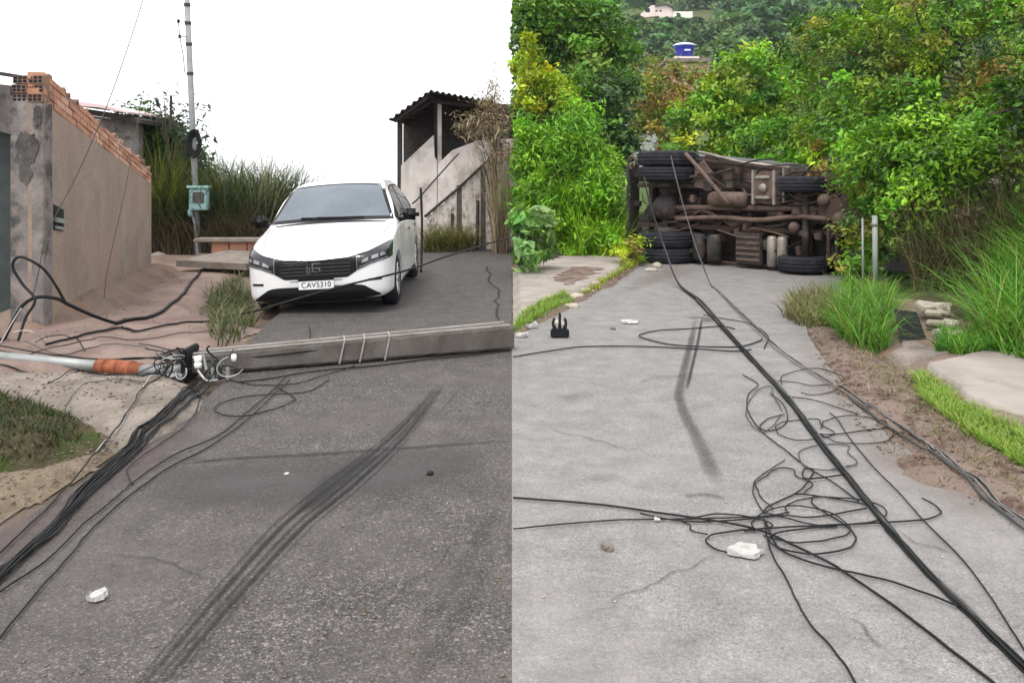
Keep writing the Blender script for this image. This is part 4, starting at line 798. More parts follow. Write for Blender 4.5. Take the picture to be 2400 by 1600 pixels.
# rear axle with twin wheels, front axle with single wheels
def axle(x, name):
    tp(MB().tube([(x, .0, .12), (x, .0, wtop(x) - .3)], .062, 12), name, 'grime', TR, True)
axle(.72, 'rear_axle'); axle(3.42, 'front_axle')
d = tp(MB().lathe([(0, -.20), (.12, -.19), (.22, -.10), (.25, 0), (.22, .10), (.12, .19), (0, .20)], 'Y', (.72, -.02, 1.0), 20), 'differential', 'grime', TR, True)
def wheel(x, y, z, r=.54, w=.135):
    prof = [(r*.58, -w), (r*.80, -w*1.02), (r*.95, -w*.86), (r*.985, -w*.55), (r*.978, -w*.5), (r*.978, -w*.42), (r*.995, -w*.38), (r, -w*.06), (r*.99, -w*.04), (r*.99, w*.04), (r, w*.06), (r*.995, w*.38), (r*.978, w*.42), (r*.978, w*.5), (r*.985, w*.55), (r*.95, w*.86), (r*.80, w*1.02), (r*.58, w)]
    t = tp(MB().lathe(prof, 'Z', (x, y, z), 40), 'tyre', 'tyre', TR, True)
    tp(MB().lathe([(0, -w*.25), (r*.28, -w*.3), (r*.45, -w*.1), (r*.58, -w*.92), (r*.60, w*.92), (r*.45, w*.1), (r*.28, w*.3), (0, w*.3)], 'Z', (x, y, z), 28), 'rim', 'steel_dark', t, True)
for z in (.14, .42, 1.62, 1.90): wheel(.72, .02, z)
for z in (.16, 1.45): wheel(3.36, .02, z, .40, .125)
for z in (.55, 1.48):
    for k in range(3): tp(MB().tube(catmull([(.05 + .1*k, .10 + .03*k, z), (.72, -.05 + .03*k, z), (1.40 - .1*k, .10 + .03*k, z)], 6), .022, 4), 'leaf_spring', 'grime')
tp(MB().tube([(.9, -.03, 1.0), (2.2, .02, 1.03), (3.9, .06, 1.06)], .05, 12), 'drive_shaft', 'rust_pale', TR, True)
tp(MB().tube([(2.12, .015, 1.03), (2.26, .022, 1.03)], .085, 12), 'shaft_joint', 'rust', TR, True)
tp(MB().tube(catmull([(1.0, -.10, .80), (1.9, -.08, .86), (2.6, -.10, .84), (3.3, -.1, .92), (3.8, -.06, .9)], 5), .042, 10), 'exhaust_pipe', 'rust_pale', TR, True)
tp(MB().lathe([(0, -.36), (.10, -.35), (.13, -.30), (.13, .30), (.10, .35), (0, .36)], 'X', (2.05, -.08, 1.18), 18), 'silencer', 'rust_pale', TR, True)
# fuel tank with straps, battery box, air cylinders, mudguards
ft = tp(MB().bbox((2.46, -.12, 1.12), (3.02, .32, 1.66), .08), 'fuel_tank', 'rust_pale')
for x in (2.52, 2.90): tp(MB().bbox((x, -.135, 1.10), (x + .05, .33, 1.68), .01), 'tank_strap', 'alu', ft)
for z in (1.20, 1.54): tp(MB().bbox((2.60, -.15, z), (2.86, -.119, z + .05), .008), 'tank_rib', 'alu', ft)
tp(MB().lathe([(0, -.03), (.07, -.03), (.08, 0), (.06, .02), (0, .02)], 'Y', (2.73, -.13, 1.38), 16), 'drain_plug', 'alu', ft, True)
bb = tp(MB().bbox((2.18, -.06, .08), (2.66, .30, .62), .02), 'battery_box', 'grime')
for k in range(5): tp(MB().bbox((2.20, -.085, .14 + k*.095), (2.64, -.058, .18 + k*.095), .006), 'rib', 'rust_pale', bb)
for x in (2.84, 3.02): tp(MB().lathe([(0, .06), (.06, .065), (.085, .10), (.085, .54), (.06, .58), (0, .585)], 'Z', (x, -.02, 0), 18), 'air_cylinder', 'alu', TR, True)
tp(MB().bbox((3.04, -.06, 1.14), (3.07, .34, 1.72), .01), 'mud_flap', 'alu')
for x in (1.42, 1.72): tp(MB().lathe([(0, .08), (.10, .085), (.13, .12), (.13, .50), (.10, .55), (0, .555)], 'Z', (x, .02, 0), 16), 'air_cylinder', 'grime', TR, True)
tp(MB().prism([(1.32, .0, 1.38), (1.66, .0, 1.34), (1.70, .0, 1.62), (1.50, .0, 1.86), (1.34, .0, 1.78)], (0, .04, 0)), 'bracket_plate', 'rust_pale')
tp(MB().bbox((-.20, .0, .30), (-.12, .34, 1.80), .015), 'rear_bumper', 'steel_dark')
for z in (.5, 1.0, 1.55): tp(MB().bbox((-.12, .12, z), (.02, .22, z + .10), .01), 'bumper_bracket', 'grime')
hk = catmull([(-.05, -.02, 1.70), (-.10, -.06, 1.85), (.0, -.08, 1.95), (.08, -.05, 1.86), (.02, -.04, 1.74)], 5)
tp(MB().tube(hk, .025, 8), 'tow_hook', 'rust_pale', TR, True)
for z, m_ in ((2.02, 'alu'), (.06, 'rust')): tp(MB().tube([(1.32, .12, z), (2.2, .10, z - (.20 if z > 1 else 0)), (3.1, .10, z - (.30 if z > 1 else 0))], .026, 8), 'side_guard_bar', m_, TR, True)
tp(MB().tube([(1.25, .16, 1.88), (3.15, .16, 1.64)], .03, 6), 'side_guard_bar', 'rust')
tp(MB().tube(catmull([(1.3, -.25, 1.98), (1.7, -.3, 1.62), (2.2, -.30, 1.10)], 5), .036, 8), 'loose_beam', 'rust_pale', TR, True)
tp(MB().bbox((3.6, -.05, .82), (4.5, .50, 1.30), .06), 'gearbox', 'rust')
tp(MB().bbox((4.5, -.02, .74), (5.3, .70, 1.40), .06), 'engine_block', 'grime')
for (x, z, r) in ((3.75, 1.2, .10), (4.0, .9, .12), (3.25, .75, .09), (3.3, .98, .08)): tp(MB().lathe([(0, -.10), (r*.8, -.09), (r, -.03), (r, .12), (0, .12)], 'Y', (x, -.04, z), 14), 'flange', 'rust_pale', TR, True)
rt = random.Random(12)
for k in range(34):     # brake lines and loose hoses
    x0 = rt.uniform(.3, 3.2); z0 = rt.uniform(.3, 1.8)
    tp(MB().tube(catmull([(x0, -.02, z0), (x0 + rt.uniform(.1, .4), -.06, z0 + rt.uniform(-.2, .2)), (x0 + rt.uniform(.5, .9), .0, z0 + rt.uniform(-.25, .25))], 5), rt.uniform(.010, .02), 6), 'hose', rt.choice(['grime', 'rust_pale', 'rust', 'cable']), TR, True)
for k, (x, z) in enumerate([(1.25, .95), (1.6, .75), (2.0, .72), (2.35, 1.5), (1.9, 1.5), (3.2, 1.1), (3.55, .55), (3.65, 1.5)]):
    tp(MB().bbox((x, .0, z), (x + rt.uniform(.12, .26), .25, z + rt.uniform(.08, .2)), .02), 'bracket', rt.choice(['rust', 'grime', 'rust_pale']))
for k in range(34):
    x = rt.uniform(1.0, 3.9); z = rt.uniform(.12, wtop(x) - .35); w1, w2 = rt.uniform(.05, .20), rt.uniform(.05, .18); y1 = rt.uniform(-.08, .22)
    tp(MB().bbox((x, y1, z), (x + w1, y1 + .12, z + w2), .012, Matrix.Translation((x, 0, z)) @ Matrix.Rotation(rt.uniform(-.3, .3), 4, 'Y') @ Matrix.Translation((-x, 0, -z))), 'bracket', rt.choice(['rust', 'grime', 'grime', 'rust_pale']))
for k in range(40):
    x = rt.uniform(.0, 1.45); z = rt.uniform(.10, 1.75); w1, w2 = rt.uniform(.08, .30), rt.uniform(.06, .26); y1 = rt.uniform(.05, .28)
    tp(MB().bbox((x, y1, z), (x + w1, y1 + .14, z + w2), .02, Matrix.Translation((x, 0, z)) @ Matrix.Rotation(rt.uniform(-.5, .5), 4, 'Y') @ Matrix.Translation((-x, 0, -z))), 'bracket', rt.choice(['grime', 'grime', 'grime', 'tyre', 'rust']))
for z in (.56, 1.47): tp(MB().lathe([(0, -.10), (.20, -.10), (.23, -.06), (.23, .08), (0, .08)], 'Z', (.72, .02, z), 24), 'brake_drum', 'grime', TR, True)
for x in (3.78, 3.92): tp(MB().bbox((x, -.04, .15), (x + .05, .04, 1.9), .01), 'steering_link', 'rust')
cabm = MB().prism([(3.95, .25, .12), (5.6, .25, .12), (5.75, .6, .12), (5.7, 1.3, .12), (5.35, 2.1, .12), (3.95, 2.1, .12)], (0, 0, 1.5))
cab_ = tp(cabm, 'cab', 'truck_paint')
tp(MB().prism([(5.70, .9, .25), (5.72, 1.28, .25), (5.40, 2.0, .25), (5.38, 1.96, .25)], (0, 0, 1.25)), 'windscreen', 'black', cab_)
tp(MB().bbox((5.62, .2, .15), (5.82, .5, 1.6), .03), 'front_bumper', 'steel_dark')

# ================================================================ white hatchback
CAR = empty('white_hatchback', (-2.22, 9.78, -.04), 'white hatchback with black grille stopped facing downhill at the fallen pole', 'car', rot=(R(.4), R(-3.0), R(1.3)))
M['paint'] = pmat('white car paint', (.66, .655, .65), (.72, .715, .71), 2, .25, 60, .05, 0, .002, .5, c3=(.54, .52, .49), s3=2.5, w3=(.50, .85), coat=.6)
M['gloss_black'] = pmat('gloss black trim', (.005, .005, .006), (.010, .010, .011), 6, .35, 40, .1, 0, .002, .2)
M['glass'] = pmat('dark reflecting car glass', (.06, .075, .09), (.095, .12, .14), 2.2, .06, 30, .03, 0, .002, .9)
M['lamp'] = pmat('smoked headlamp lens', (.012, .012, .014), (.03, .03, .034), 14, .1, 50, .2, 0, .002, .4)
M['lamp_inner'] = pmat('dim lamp insert', (.12, .12, .13), (.30, .30, .31), 40, .2, 50, .3, 0, .002, .6)
M['emblem_grey'] = pmat('dull grey badge', (.07, .07, .075), (.11, .11, .115), 6, .4, 40, .1, 0, .002, .5)
M['chrome'] = pmat('bright trim', (.55, .55, .56), (.62, .62, .63), 5, .2, 30, .05, 0, .002, .5, metal=.8)
M['alloy'] = pmat('machined alloy', (.50, .49, .50), (.62, .61, .62), 6, .3, 40, .1, 0, .002, .5, metal=.7)
M['plate_white'] = pmat('number plate white', (.62, .62, .62), (.70, .70, .70), 5, .5, 40, .08, 0, .002, .4)
# y,   w,   zb,  zsh,  wb,  zbelt, w7,  z7,  wr,  zr,   zt
ST = [(0.00,.60,.28,.585,.58,.625,.48,.645,.34,.655,.66),
      (0.05,.715,.21,.625,.695,.67,.58,.692,.42,.702,.707),
      (0.15,.795,.185,.665,.765,.72,.64,.748,.46,.758,.764),
      (0.35,.835,.18,.715,.80,.775,.66,.812,.48,.825,.832),
      (0.70,.86,.18,.80,.825,.858,.70,.892,.50,.905,.912),
      (1.08,.865,.18,.86,.835,.92,.79,.955,.66,.982,.99),
      (1.30,.865,.18,.872,.832,.935,.79,1.03,.70,1.10,1.118),
      (1.55,.865,.18,.885,.826,.95,.76,1.14,.665,1.265,1.295),
      (1.85,.865,.18,.895,.82,.96,.705,1.225,.595,1.40,1.435),
      (2.30,.865,.18,.90,.82,.97,.695,1.25,.575,1.435,1.478),
      (2.90,.865,.18,.91,.82,.98,.69,1.25,.57,1.43,1.472),
      (3.40,.86,.19,.925,.81,1.0,.68,1.24,.55,1.38,1.42),
      (3.75,.84,.22,.93,.79,1.01,.66,1.20,.52,1.28,1.31),
      (3.93,.78,.28,.90,.73,.97,.62,1.05,.50,1.10,1.12),
      (3.99,.70,.40,.80,.66,.85,.55,.90,.45,.93,.94)]
def zmap(z): return z if z < .55 else .55 + (z - .55)*1.085
def half(s):
    y, w, zb, zsh, wb, zbe, w7, z7, wr, zr, zt = s
    zsh, zbe, z7, zr, zt = map(zmap, (zsh, zbe, z7, zr, zt))
    return np.array([(0, zb), (.75*w, zb), (.955*w, zb+.035), (w*.995, zb+.15), (w, min(.56, zsh-.03)), (.988*w, zsh), (wb, zbe), (w7, z7), (wr, zr), (.62*wr, zt-.006), (0, zt)])
def crom(A, n):      # A (k,m) -> Catmull-Rom resampled along axis 0
    A = np.concatenate([[2*A[0]-A[1]], A, [2*A[-1]-A[-2]]]); out = []
    for i in range(1, len(A)-2):
        for k in range(n):
            t = k/n; a, b, c, d_ = A[i-1], A[i], A[i+1], A[i+2]; tt = .55
            m1 = (c-a)*tt; m2 = (d_-b)*tt; out.append((2*t**3-3*t**2+1)*b + (t**3-2*t**2+t)*m1 + (-2*t**3+3*t**2)*c + (t**3-t**2)*m2)
    out.append(A[-2]); return np.array(out)
secs = np.array([np.concatenate([[s[0]], half(s).ravel()]) for s in ST]); secs = crom(secs, 5)
rings = []
for s in secs:
    h = crom(s[1:].reshape(-1, 2), 3); h[:, 0] = np.maximum(h[:, 0], 0); h[0, 0] = h[-1, 0] = 0
    full = np.concatenate([h, (h * [-1, 1])[1:-1][::-1]]); rings.append(np.column_stack([full[:, 0], np.full(len(full), s[0]), full[:, 1]]))
rings = np.array(rings); nr_, nk = rings.shape[:2]
cv = rings.reshape(-1, 3).tolist(); cf = [(i*nk+j, i*nk+(j+1) % nk, (i+1)*nk+(j+1) % nk, (i+1)*nk+j) for i in range(nr_-1) for j in range(nk)]
cv += [rings[0].mean(0).tolist(), rings[-1].mean(0).tolist()]
cf += [((j+1) % nk, j, len(cv)-2) for j in range(nk)] + [((nr_-1)*nk+j, (nr_-1)*nk+(j+1) % nk, len(cv)-1) for j in range(nk)]
body = MB().add(cv, cf).build('body', M['paint'], CAR, True, sub=False)
bvh = BVHTree.FromPolygons([Vector(v) for v in cv], [list(f) for f in cf])
# cut the wheel arches
cutm = MB()
for sx in (-1, 1):
    for yy in (.80, 3.32): cutm.lathe([(0, .56*sx), (.365, .56*sx), (.365, 1.1*sx), (0, 1.1*sx)], 'X', (0, yy, .30), 32)
cut = cutm.build('cutter', None, None, sub=False)
mod = body.modifiers.new('arch', 'BOOLEAN'); mod.object = cut; mod.operation = 'DIFFERENCE'; mod.solver = 'EXACT'
cut.parent = CAR; bpy.context.view_layer.update()
nm_ = bpy.data.meshes.new_from_object(body.evaluated_get(bpy.context.evaluated_depsgraph_get()))
body.modifiers.clear(); body.data = nm_; nm_.materials.clear(); nm_.materials.append(M['paint'])
bpy.data.objects.remove(cut)
def shade_auto(o, ang=38):
    bm = bmesh.new(); bm.from_mesh(o.data)
    for f in bm.faces: f.smooth = True
    for e in bm.edges: e.smooth = not (len(e.link_faces) == 2 and e.calc_face_angle(0) > R(ang))
    bm.to_mesh(o.data); bm.free()
shade_auto(body, 45)
def patch(name, mat, u0, u1, lo, hi, axis='F', off=.006, thick=.004, nu=26, nv=10, parent=CAR, sign=1):
    """panel between curves lo(u) and hi(u), laid on the body: axis F seen from the front (u=x), S from the side (u=y)"""
    V = []; ok = []
    for i in range(nu):
        u = u0 + (u1-u0)*i/(nu-1)
        for j in range(nv):
            w = zmap(lo(u) + (hi(u)-lo(u))*j/(nv-1))
            if axis == 'F': hit = bvh.ray_cast(Vector((u, -2, w)), Vector((0, 1, 0)))
            else: hit = bvh.ray_cast(Vector((2*sign, u, w)), Vector((-sign, 0, 0)))
            if hit[0] is None: V.append(V[-1] if V else (u, 0, w)); continue
            nrm = hit[1]; d0 = Vector((0, -1, 0)) if axis == 'F' else Vector((sign, 0, 0))
            if nrm.dot(d0) < 0: nrm = -nrm
            V.append(tuple(hit[0] + nrm*off))
    f = [(i*nv+j, i*nv+j+1, (i+1)*nv+j+1, (i+1)*nv+j) for i in range(nu-1) for j in range(nv-1)]
    o = MB().add(V, f).build(name, M[mat], parent, True, sub=False)
    return o
def lerp(xs, ys): return lambda u: float(np.interp(u, xs, ys))
ws_lo = lambda x: 1.005 - .012*(x/.7)**2; ws_hi = lambda x: 1.425 - .05*(abs(x)/.56)**2.2
def trap(fn_lo, fn_hi, xb, xt):  # trapezoid in front view: x limited by height
    return fn_lo, fn_hi
def wpatch(name, mat, xb, xt, z0, z1, off, nu=24, nv=14):
    V = []
    for j in range(nv):
        t = j/(nv-1)
        for i in range(nu):
            s = i/(nu-1)*2-1; x = s*(xb + (xt-xb)*t); z = zmap(z0 + (z1-z0)*t - .018*s*s*(1-t) - .03*s*s*t)
            h = bvh.ray_cast(Vector((x, -2, z)), Vector((0, 1, 0))); n_ = h[1] if h[1].y < 0 else -h[1]; V.append(tuple(h[0] + n_*off))
    f = [(j*nu+i, j*nu+i+1, (j+1)*nu+i+1, (j+1)*nu+i) for j in range(nv-1) for i in range(nu-1)]
    return MB().add(V, f).build(name, M[mat], CAR, True, sub=False)
wpatch('windscreen_seal', 'gloss_black', .785, .605, 1.008, 1.432, .005)
ws = wpatch('windscreen', 'glass', .735, .565, 1.042, 1.412, .009)
# grille, headlamps, lower intake
band_lo = lerp([-.86, -.80, -.62, -.50, -.36, 0, .36, .50, .62, .80, .86], [.64, .625, .585, .54, .455, .445, .455, .54, .585, .625, .64])
band_hi = lerp([-.86, -.80, -.60, -.36, 0, .36, .60, .80, .86], [.80, .79, .715, .665, .65, .665, .715, .79, .80])
gr = patch('grille', 'gloss_black', -.47, .47, band_lo, band_hi, off=.006, nu=40)
for k in range(4): 
    patch('grille_bar', 'steel_dark', -.40, .40, lambda x, k=k: .495 + k*.038, lambda x, k=k: .505 + k*.038, off=.012, nu=24, nv=3, parent=gr)
patch('grille_trim', 'emblem_grey', -.36, -.08, lambda x: .633, lambda x: .640, off=.013, nu=12, nv=3, parent=gr)
# emblem as it looks: two upright strokes and a squared open letter
for (a, b, c_, d_) in ((-.10, -.088, .51, .60), (-.072, -.062, .51, .585), (-.04, .055, .613, .628), (-.04, -.024, .535, .613), (-.01, .04, .565, .578), (.04, .055, .535, .578), (-.024, .02, .527, .537)):
    patch('emblem', 'emblem_grey', a, b, lambda x, c_=c_: c_, lambda x, d_=d_: d_, off=.016, nu=3, nv=3, parent=gr)
for sg in (-1, 1):
    hl = patch('headlamp', 'lamp', .475*sg, .835*sg, band_lo, band_hi, off=.010, nu=26)
    for (a, b) in ((.53, .60), (.64, .71), (.73, .78)):
        patch('reflector', 'lamp_inner', a*sg, b*sg, lambda x: band_lo(x) + .045, lambda x: band_lo(x) + .075, off=.014, nu=6, nv=4, parent=hl)
    patch('running_lamp', 'lamp_inner', .50*sg, .80*sg, lambda x: band_lo(x)+.012, lambda x: band_lo(x)+.02, off=.014, nu=16, nv=2, parent=hl)
patch('lower_intake', 'gloss_black', -.72, .72, lerp([-.72, -.5, .5, .72], [.225, .195, .195, .225]), lerp([-.72, -.54, -.44, .44, .54, .72], [.24, .355, .365, .365, .355, .24]), off=.006, nu=36)
patch('bumper_crease_shade', 'gloss_black', -.30, .30, lambda x: .425, lambda x: .432, off=.004, nu=12, nv=2)  # black strip paints the shade of a fold in the bumper
for sg in (-1, 1): patch('fog_recess', 'gloss_black', .60*sg, .74*sg, lambda x: .40, lambda x: .425, off=.005, nu=8, nv=3)
pl = patch('number_plate', 'plate_white', -.20, .20, lambda x: .335, lambda x: .43, off=.016, nu=10, nv=4)
patch('plate_top', 'gloss_black', -.205, .205, lambda x: .43, lambda x: .455, off=.018, nu=10, nv=3, parent=pl)
tx = bpy.data.curves.new('plate_text', 'FONT'); tx.body = 'CAV5310'; tx.size = .088; tx.align_x = 'CENTER'; tx.align_y = 'CENTER'; tx.extrude = .001
to = bpy.data.objects.new('plate_text', tx); col.objects.link(to); bpy.context.view_layer.update()
tmesh = bpy.data.meshes.new_from_object(to.evaluated_get(bpy.context.evaluated_depsgraph_get())); bpy.data.objects.remove(to)
tv = [(v.co.x*.98, v.co.y + .3835) for v in tmesh.vertices]; TV = []
for (x, z) in tv:
    h = bvh.ray_cast(Vector((x, -2, .39)), Vector((0, 1, 0))); TV.append((x, h[0].y - .021, z))
tm = mesh_np('plate_lettering', TV, [list(p.vertices) for p in tmesh.polygons], M['black'], False, None, pl, False)
# side glass, door lines, handles, sills
side_lo = lerp([1.22, 1.6, 3.2, 3.5], [.985, .99, 1.01, 1.06]); side_hi = lerp([1.22, 1.45, 1.80, 2.1, 2.9, 3.3, 3.5], [1.0, 1.14, 1.345, 1.385, 1.385, 1.30, 1.12])
for sg in (-1, 1):
    patch('side_window', 'gloss_black', 1.25, 3.45, side_lo, side_hi, 'S', .004, nu=40, nv=8, sign=sg)
    patch('side_glass', 'glass', 1.45, 2.28, lambda u: side_lo(u)+.015, lambda u: side_hi(u)-.02, 'S', .008, nu=20, nv=8, sign=sg)
    patch('side_glass', 'glass', 2.36, 3.2, lambda u: side_lo(u)+.015, lambda u: side_hi(u)-.02, 'S', .008, nu=20, nv=8, sign=sg)
    for u in (1.22, 2.32, 3.1): patch('door_gap', 'black', u, u+.008, lambda v: .34, lambda v: .95, 'S', .002, nu=2, nv=12, sign=sg)
    for u in (2.05, 2.95): patch('door_handle', 'gloss_black', u, u+.17, lambda v: .80, lambda v: .83, 'S', .02, nu=4, nv=3, sign=sg)
    patch('sill_trim', 'gloss_black', 1.20, 2.93, lambda v: .20, lambda v: .27, 'S', .005, nu=20, nv=3, sign=sg)
    a = sg*.87
    mm = MB().bbox((-.11, -.07, -.075), (.11, .07, .075), .05, Matrix.Translation((sg*.985, 1.38, 1.07)) @ Matrix.Rotation(R(6*sg), 4, 'Y')).build('mirror', M['gloss_black'], CAR, True, sub=False)
    MB().tube([(sg*.82, 1.42, 1.0), (sg*.92, 1.39, 1.03)], .03, 8).build('mirror_arm', M['gloss_black'], mm, True, sub=False)
    for yy in (.80, 3.32):
        w_ = MB().lathe([(.20, -.10), (.262, -.105), (.30, -.085), (.312, -.05), (.312, .05), (.30, .085), (.262, .105), (.20, .10)], 'X', (sg*.745, yy, .312), 36).build('tyre', M['tyre'], CAR, True, sub=False)
        MB().lathe([(.0, .01*sg), (.19, -.02*sg), (.20, .085*sg), (.208, .09*sg), (.208, -.09*sg), (.15, -.05*sg), (0, -.05*sg)], 'X', (sg*.745, yy, .312), 32).build('rim', M['black'], w_, True, sub=False)
        for k in range(10):
            ang = 2*math.pi*(k//2)/5 + (.16 if k % 2 else -.16) + .4
            c0 = Vector((sg*.815, yy + .04*math.cos(ang), .312 + .04*math.sin(ang))); c1 = Vector((sg*.835, yy + .20*math.cos(ang + (.10 if k % 2 else -.10)), .312 + .20*math.sin(ang + (.10 if k % 2 else -.10))))
            MB().tube([c0, c1], [.018, .013], 5).build('spoke', M['alloy'], w_, False, sub=False)
        MB().lathe([(.198, .078*sg), (.212, .092*sg), (.212, .10*sg), (.198, .10*sg)], 'X', (sg*.745, yy, .312), 36).build('rim_lip', M['alloy'], w_, True, sub=False)
        MB().lathe([(0, .098*sg), (.035, .096*sg), (.045, .075*sg), (0, .07*sg)], 'X', (sg*.745, yy, .312), 16).build('hub_cap', M['alloy'], w_, True, sub=False)
MB().tube([(.05, 3.25, 1.48), (.05, 3.36, 1.70)], [.008, .004], 6).build('antenna', M['black'], CAR, sub=False)
for sg in (-1, 1):
    h = bvh.ray_cast(Vector((sg*.3, -2, 1.02)), Vector((0, 1, 0)))
    wpts = [Vector((sg*.10 + .3, 0, 1.03)), Vector((sg*.10, 0, 1.035)), Vector((sg*.10 - .3, 0, 1.045))]
    wp = []
    for p in wpts:
        h = bvh.ray_cast(Vector((p.x, -2, zmap(p.z))), Vector((0, 1, 0))); wp.append(h[0] + Vector((0, -.02, .01)))
    MB().tube(wp, .009, 5).build('wiper', M['black'], CAR, sub=False)
def top_line(name, pts, w=.007, off=.003):     # shut lines and painted crease shade, seen from above
    V = []
    for i, (x, y) in enumerate(pts):
        for sx in (-w/2, w/2):
            h = bvh.ray_cast(Vector((x + sx, y, 3)), Vector((0, 0, -1))); V.append(tuple(h[0] + Vector((0, 0, off))))
    f = [(2*i, 2*i+1, 2*i+3, 2*i+2) for i in range(len(pts)-1)]
    MB().add(V, f).build(name, M['black'], CAR, True, sub=False)
for sg in (-1, 1): top_line('bonnet_gap', [(sg*(.66 + .10*math.sin(t*1.5)), .34 + t*.74) for t in np.linspace(0, 1, 14)])
for sg in (-1, 1): top_line('bonnet_crease_shade', [(sg*(.36 + .12*t), .22 + t*.8) for t in np.linspace(0, 1, 12)], .004, .001)  # thin black lines paint the shade along the bonnet folds
wp = wpatch('cowl_panel', 'gloss_black', .70, .70, .985, 1.006, .006, 20, 3)
MB().bbox((-.66, .12, .15), (.66, 3.4, .50), .04).build('underbody', M['black'], CAR, sub=False)  # car floor, extended forward and low to deepen the shade beneath

# ================================================================ fallen concrete pole and its fittings
fp = empty('fallen_pole', (-1.1, 7.1, 0), 'grey concrete utility pole fallen across the road in front of the white car', 'pole')
A_ = Vector((-.02, 7.86, .0)); B_ = Vector((-2.62, 6.78, .0))       # butt end, broken end
ax = (B_ - A_).normalized(); sd_ = Vector((-ax.y, ax.x, 0)); sd_ = sd_ if sd_.y < 0 else -sd_   # towards the viewer
def pole_sec(t, w, h):
    c = A_ + (B_ - A_)*t; zb_ = .014 + .004*t
    return [c + sd_*w/2 + Vector((0, 0, zb_)), c - sd_*w/2 + Vector((0, 0, zb_)), c - sd_*w/2 + Vector((0, 0, zb_ + h)), c + sd_*w/2 + Vector((0, 0, zb_ + h))]
m = MB(); prev = None; nseg = 40
random.seed(6)
ring_v = []
for i in range(nseg + 1):
    t = i/nseg; w = .20 - .05*t; h = .215 - .055*t; c = pole_sec(t, w, h)
    cc = (c[0]+c[2])/2; bev = .022; pts = []
    for k in range(4):
        p, a, b = c[k], c[k-1], c[(k+1) % 4]
        pts += [p + (a-p).normalized()*bev, p + (b-p).normalized()*bev]
    ring_v.append([q + Vector((random.uniform(-.004, .004), random.uniform(-.004, .004), random.uniform(-.004, .004))) for q in pts])
vv = [q for r_ in ring_v for q in r_]; ff = [(i*8+j, i*8+(j+1) % 8, (i+1)*8+(j+1) % 8, (i+1)*8+j) for i in range(nseg) for j in range(8)] + [tuple(range(8))[::-1], tuple(range(nseg*8, nseg*8+8))]
MB().add(vv, ff).build('shaft', M['pole_conc'], fp)
# raised ribs along the edges (double-T section), coloured pale to paint in the top highlight
for e in (1, -1):
    c0 = [A_ + (B_-A_)*t + sd_*e*((.20-.05*t)/2 - .02) + Vector((0, 0, .014 + .004*t + .215 - .055*t + .002)) for t in (0.01, .5, .99)]
    MB().tube(c0, .014, 6).build('edge_rib', M['pole_highlight'], fp)
def poleat(px):      # parameter where the pole's axis is seen at column px
    for i in range(2001):
        t = i/2000; c = A_ + (B_-A_)*t
        if 1200 + F_PX*c.x/c.y <= px: return t
    return 1
for px in (795, 842, 900):
    t = poleat(px); w = .20-.05*t + .014; h = .215-.055*t + .012; c = pole_sec(t, w, h); lean = ax*.03
    MB().tube(catmull([c[0] + lean*.5, c[3] - lean, c[2] - lean*2, c[1]], 1), .008, 5).build('strap', M['straps'], fp)
for i in range(9):    # broken stub: bent reinforcing bars
    a = B_ + Vector((random.uniform(-.02, .02), random.uniform(-.05, .05), random.uniform(.04, .16)))
    e = a + ax*random.uniform(.12, .38) + Vector((random.uniform(-.04, .04), random.uniform(-.12, .12), random.uniform(-.05, .16)))
    MB().tube(catmull([a - ax*.05, (a+e)/2 + Vector((0, 0, .03)), e], 4), .006, 5).build('reinforcing_bar', M['steel_dark'], fp)

hw = empty('pole_fittings', (-2.5, 6.9, 0), 'tangle of brackets, clamps and insulators at the broken end of the fallen pole', 'fittings')
def FP(px, py, d=6.75): return P(px, py, d)
MB().bbox((FP(437, 0).x, 6.62, FP(0, 893).z + .01), (FP(452, 0).x, 6.90, FP(0, 812).z), .012).build('clamp_band', M['black'], hw)
MB().lathe([(0, -.05), (.026, -.045), (.030, -.01), (.02, .0), (.030, .012), (.026, .045), (0, .05)], 'Z', FP(464, 848, 6.58), 14).build('insulator', M['porcelain'], hw, True)
MB().lathe([(0, -.03), (.018, -.025), (.022, 0), (.018, .025), (0, .03)], 'Z', FP(548, 838, 6.72), 12).build('insulator', M['porcelain'], hw, True)
MB().tube([FP(452, 838, 6.6), FP(476, 832, 6.62), FP(484, 868, 6.6)], .012, 6).build('bracket', M['galv'], hw)
MB().tube(catmull([FP(464, 868, 6.55), FP(476, 884, 6.5), FP(486, 892, 6.5), FP(510, 890, 6.5)], 4), .009, 6).build('bracket', M['galv'], hw)
for k in range(4): MB().bbox((FP(492 + k*17, 0).x, 6.60, FP(0, 880).z), (FP(492 + k*17 + 8, 0).x, 6.63, FP(0, 848 + 4*(k % 2)).z), .004).build('bolt_plate', M['galv' if k % 2 else 'steel_dark'], hw)
rr = random.Random(17)
for k in range(26):
    c = Vector((rr.uniform(-2.75, -2.15), rr.uniform(6.45, 6.8), rr.uniform(.03, .16))); r0 = rr.uniform(.03, .11); ph = rr.uniform(0, 6.3)
    tl = Matrix.Rotation(rr.uniform(0, 3), 3, Vector((rr.uniform(-1, 1), rr.uniform(-1, 1), .3)).normalized())
    pts = [c + tl @ Vector((r0*math.cos(ph + u), r0*.7*math.sin(ph + u), .02*u)) for u in np.linspace(0, rr.uniform(2.5, 7), 9)]
    pts = [Vector((p.x, p.y, max(p.z, .02))) for p in pts]
    MB().tube(catmull(pts, 3), rr.uniform(.004, .008), 5).build('wire_curl', M[rr.choice(['cable', 'cable', 'galv', 'steel_dark', 'cable_grey'])], hw)
pipe = empty('conduit_pipe', (-3.6, 6.8, 0), 'pale grey conduit pipe lying on the verge at the left, joined to the fallen pole', 'pipe')
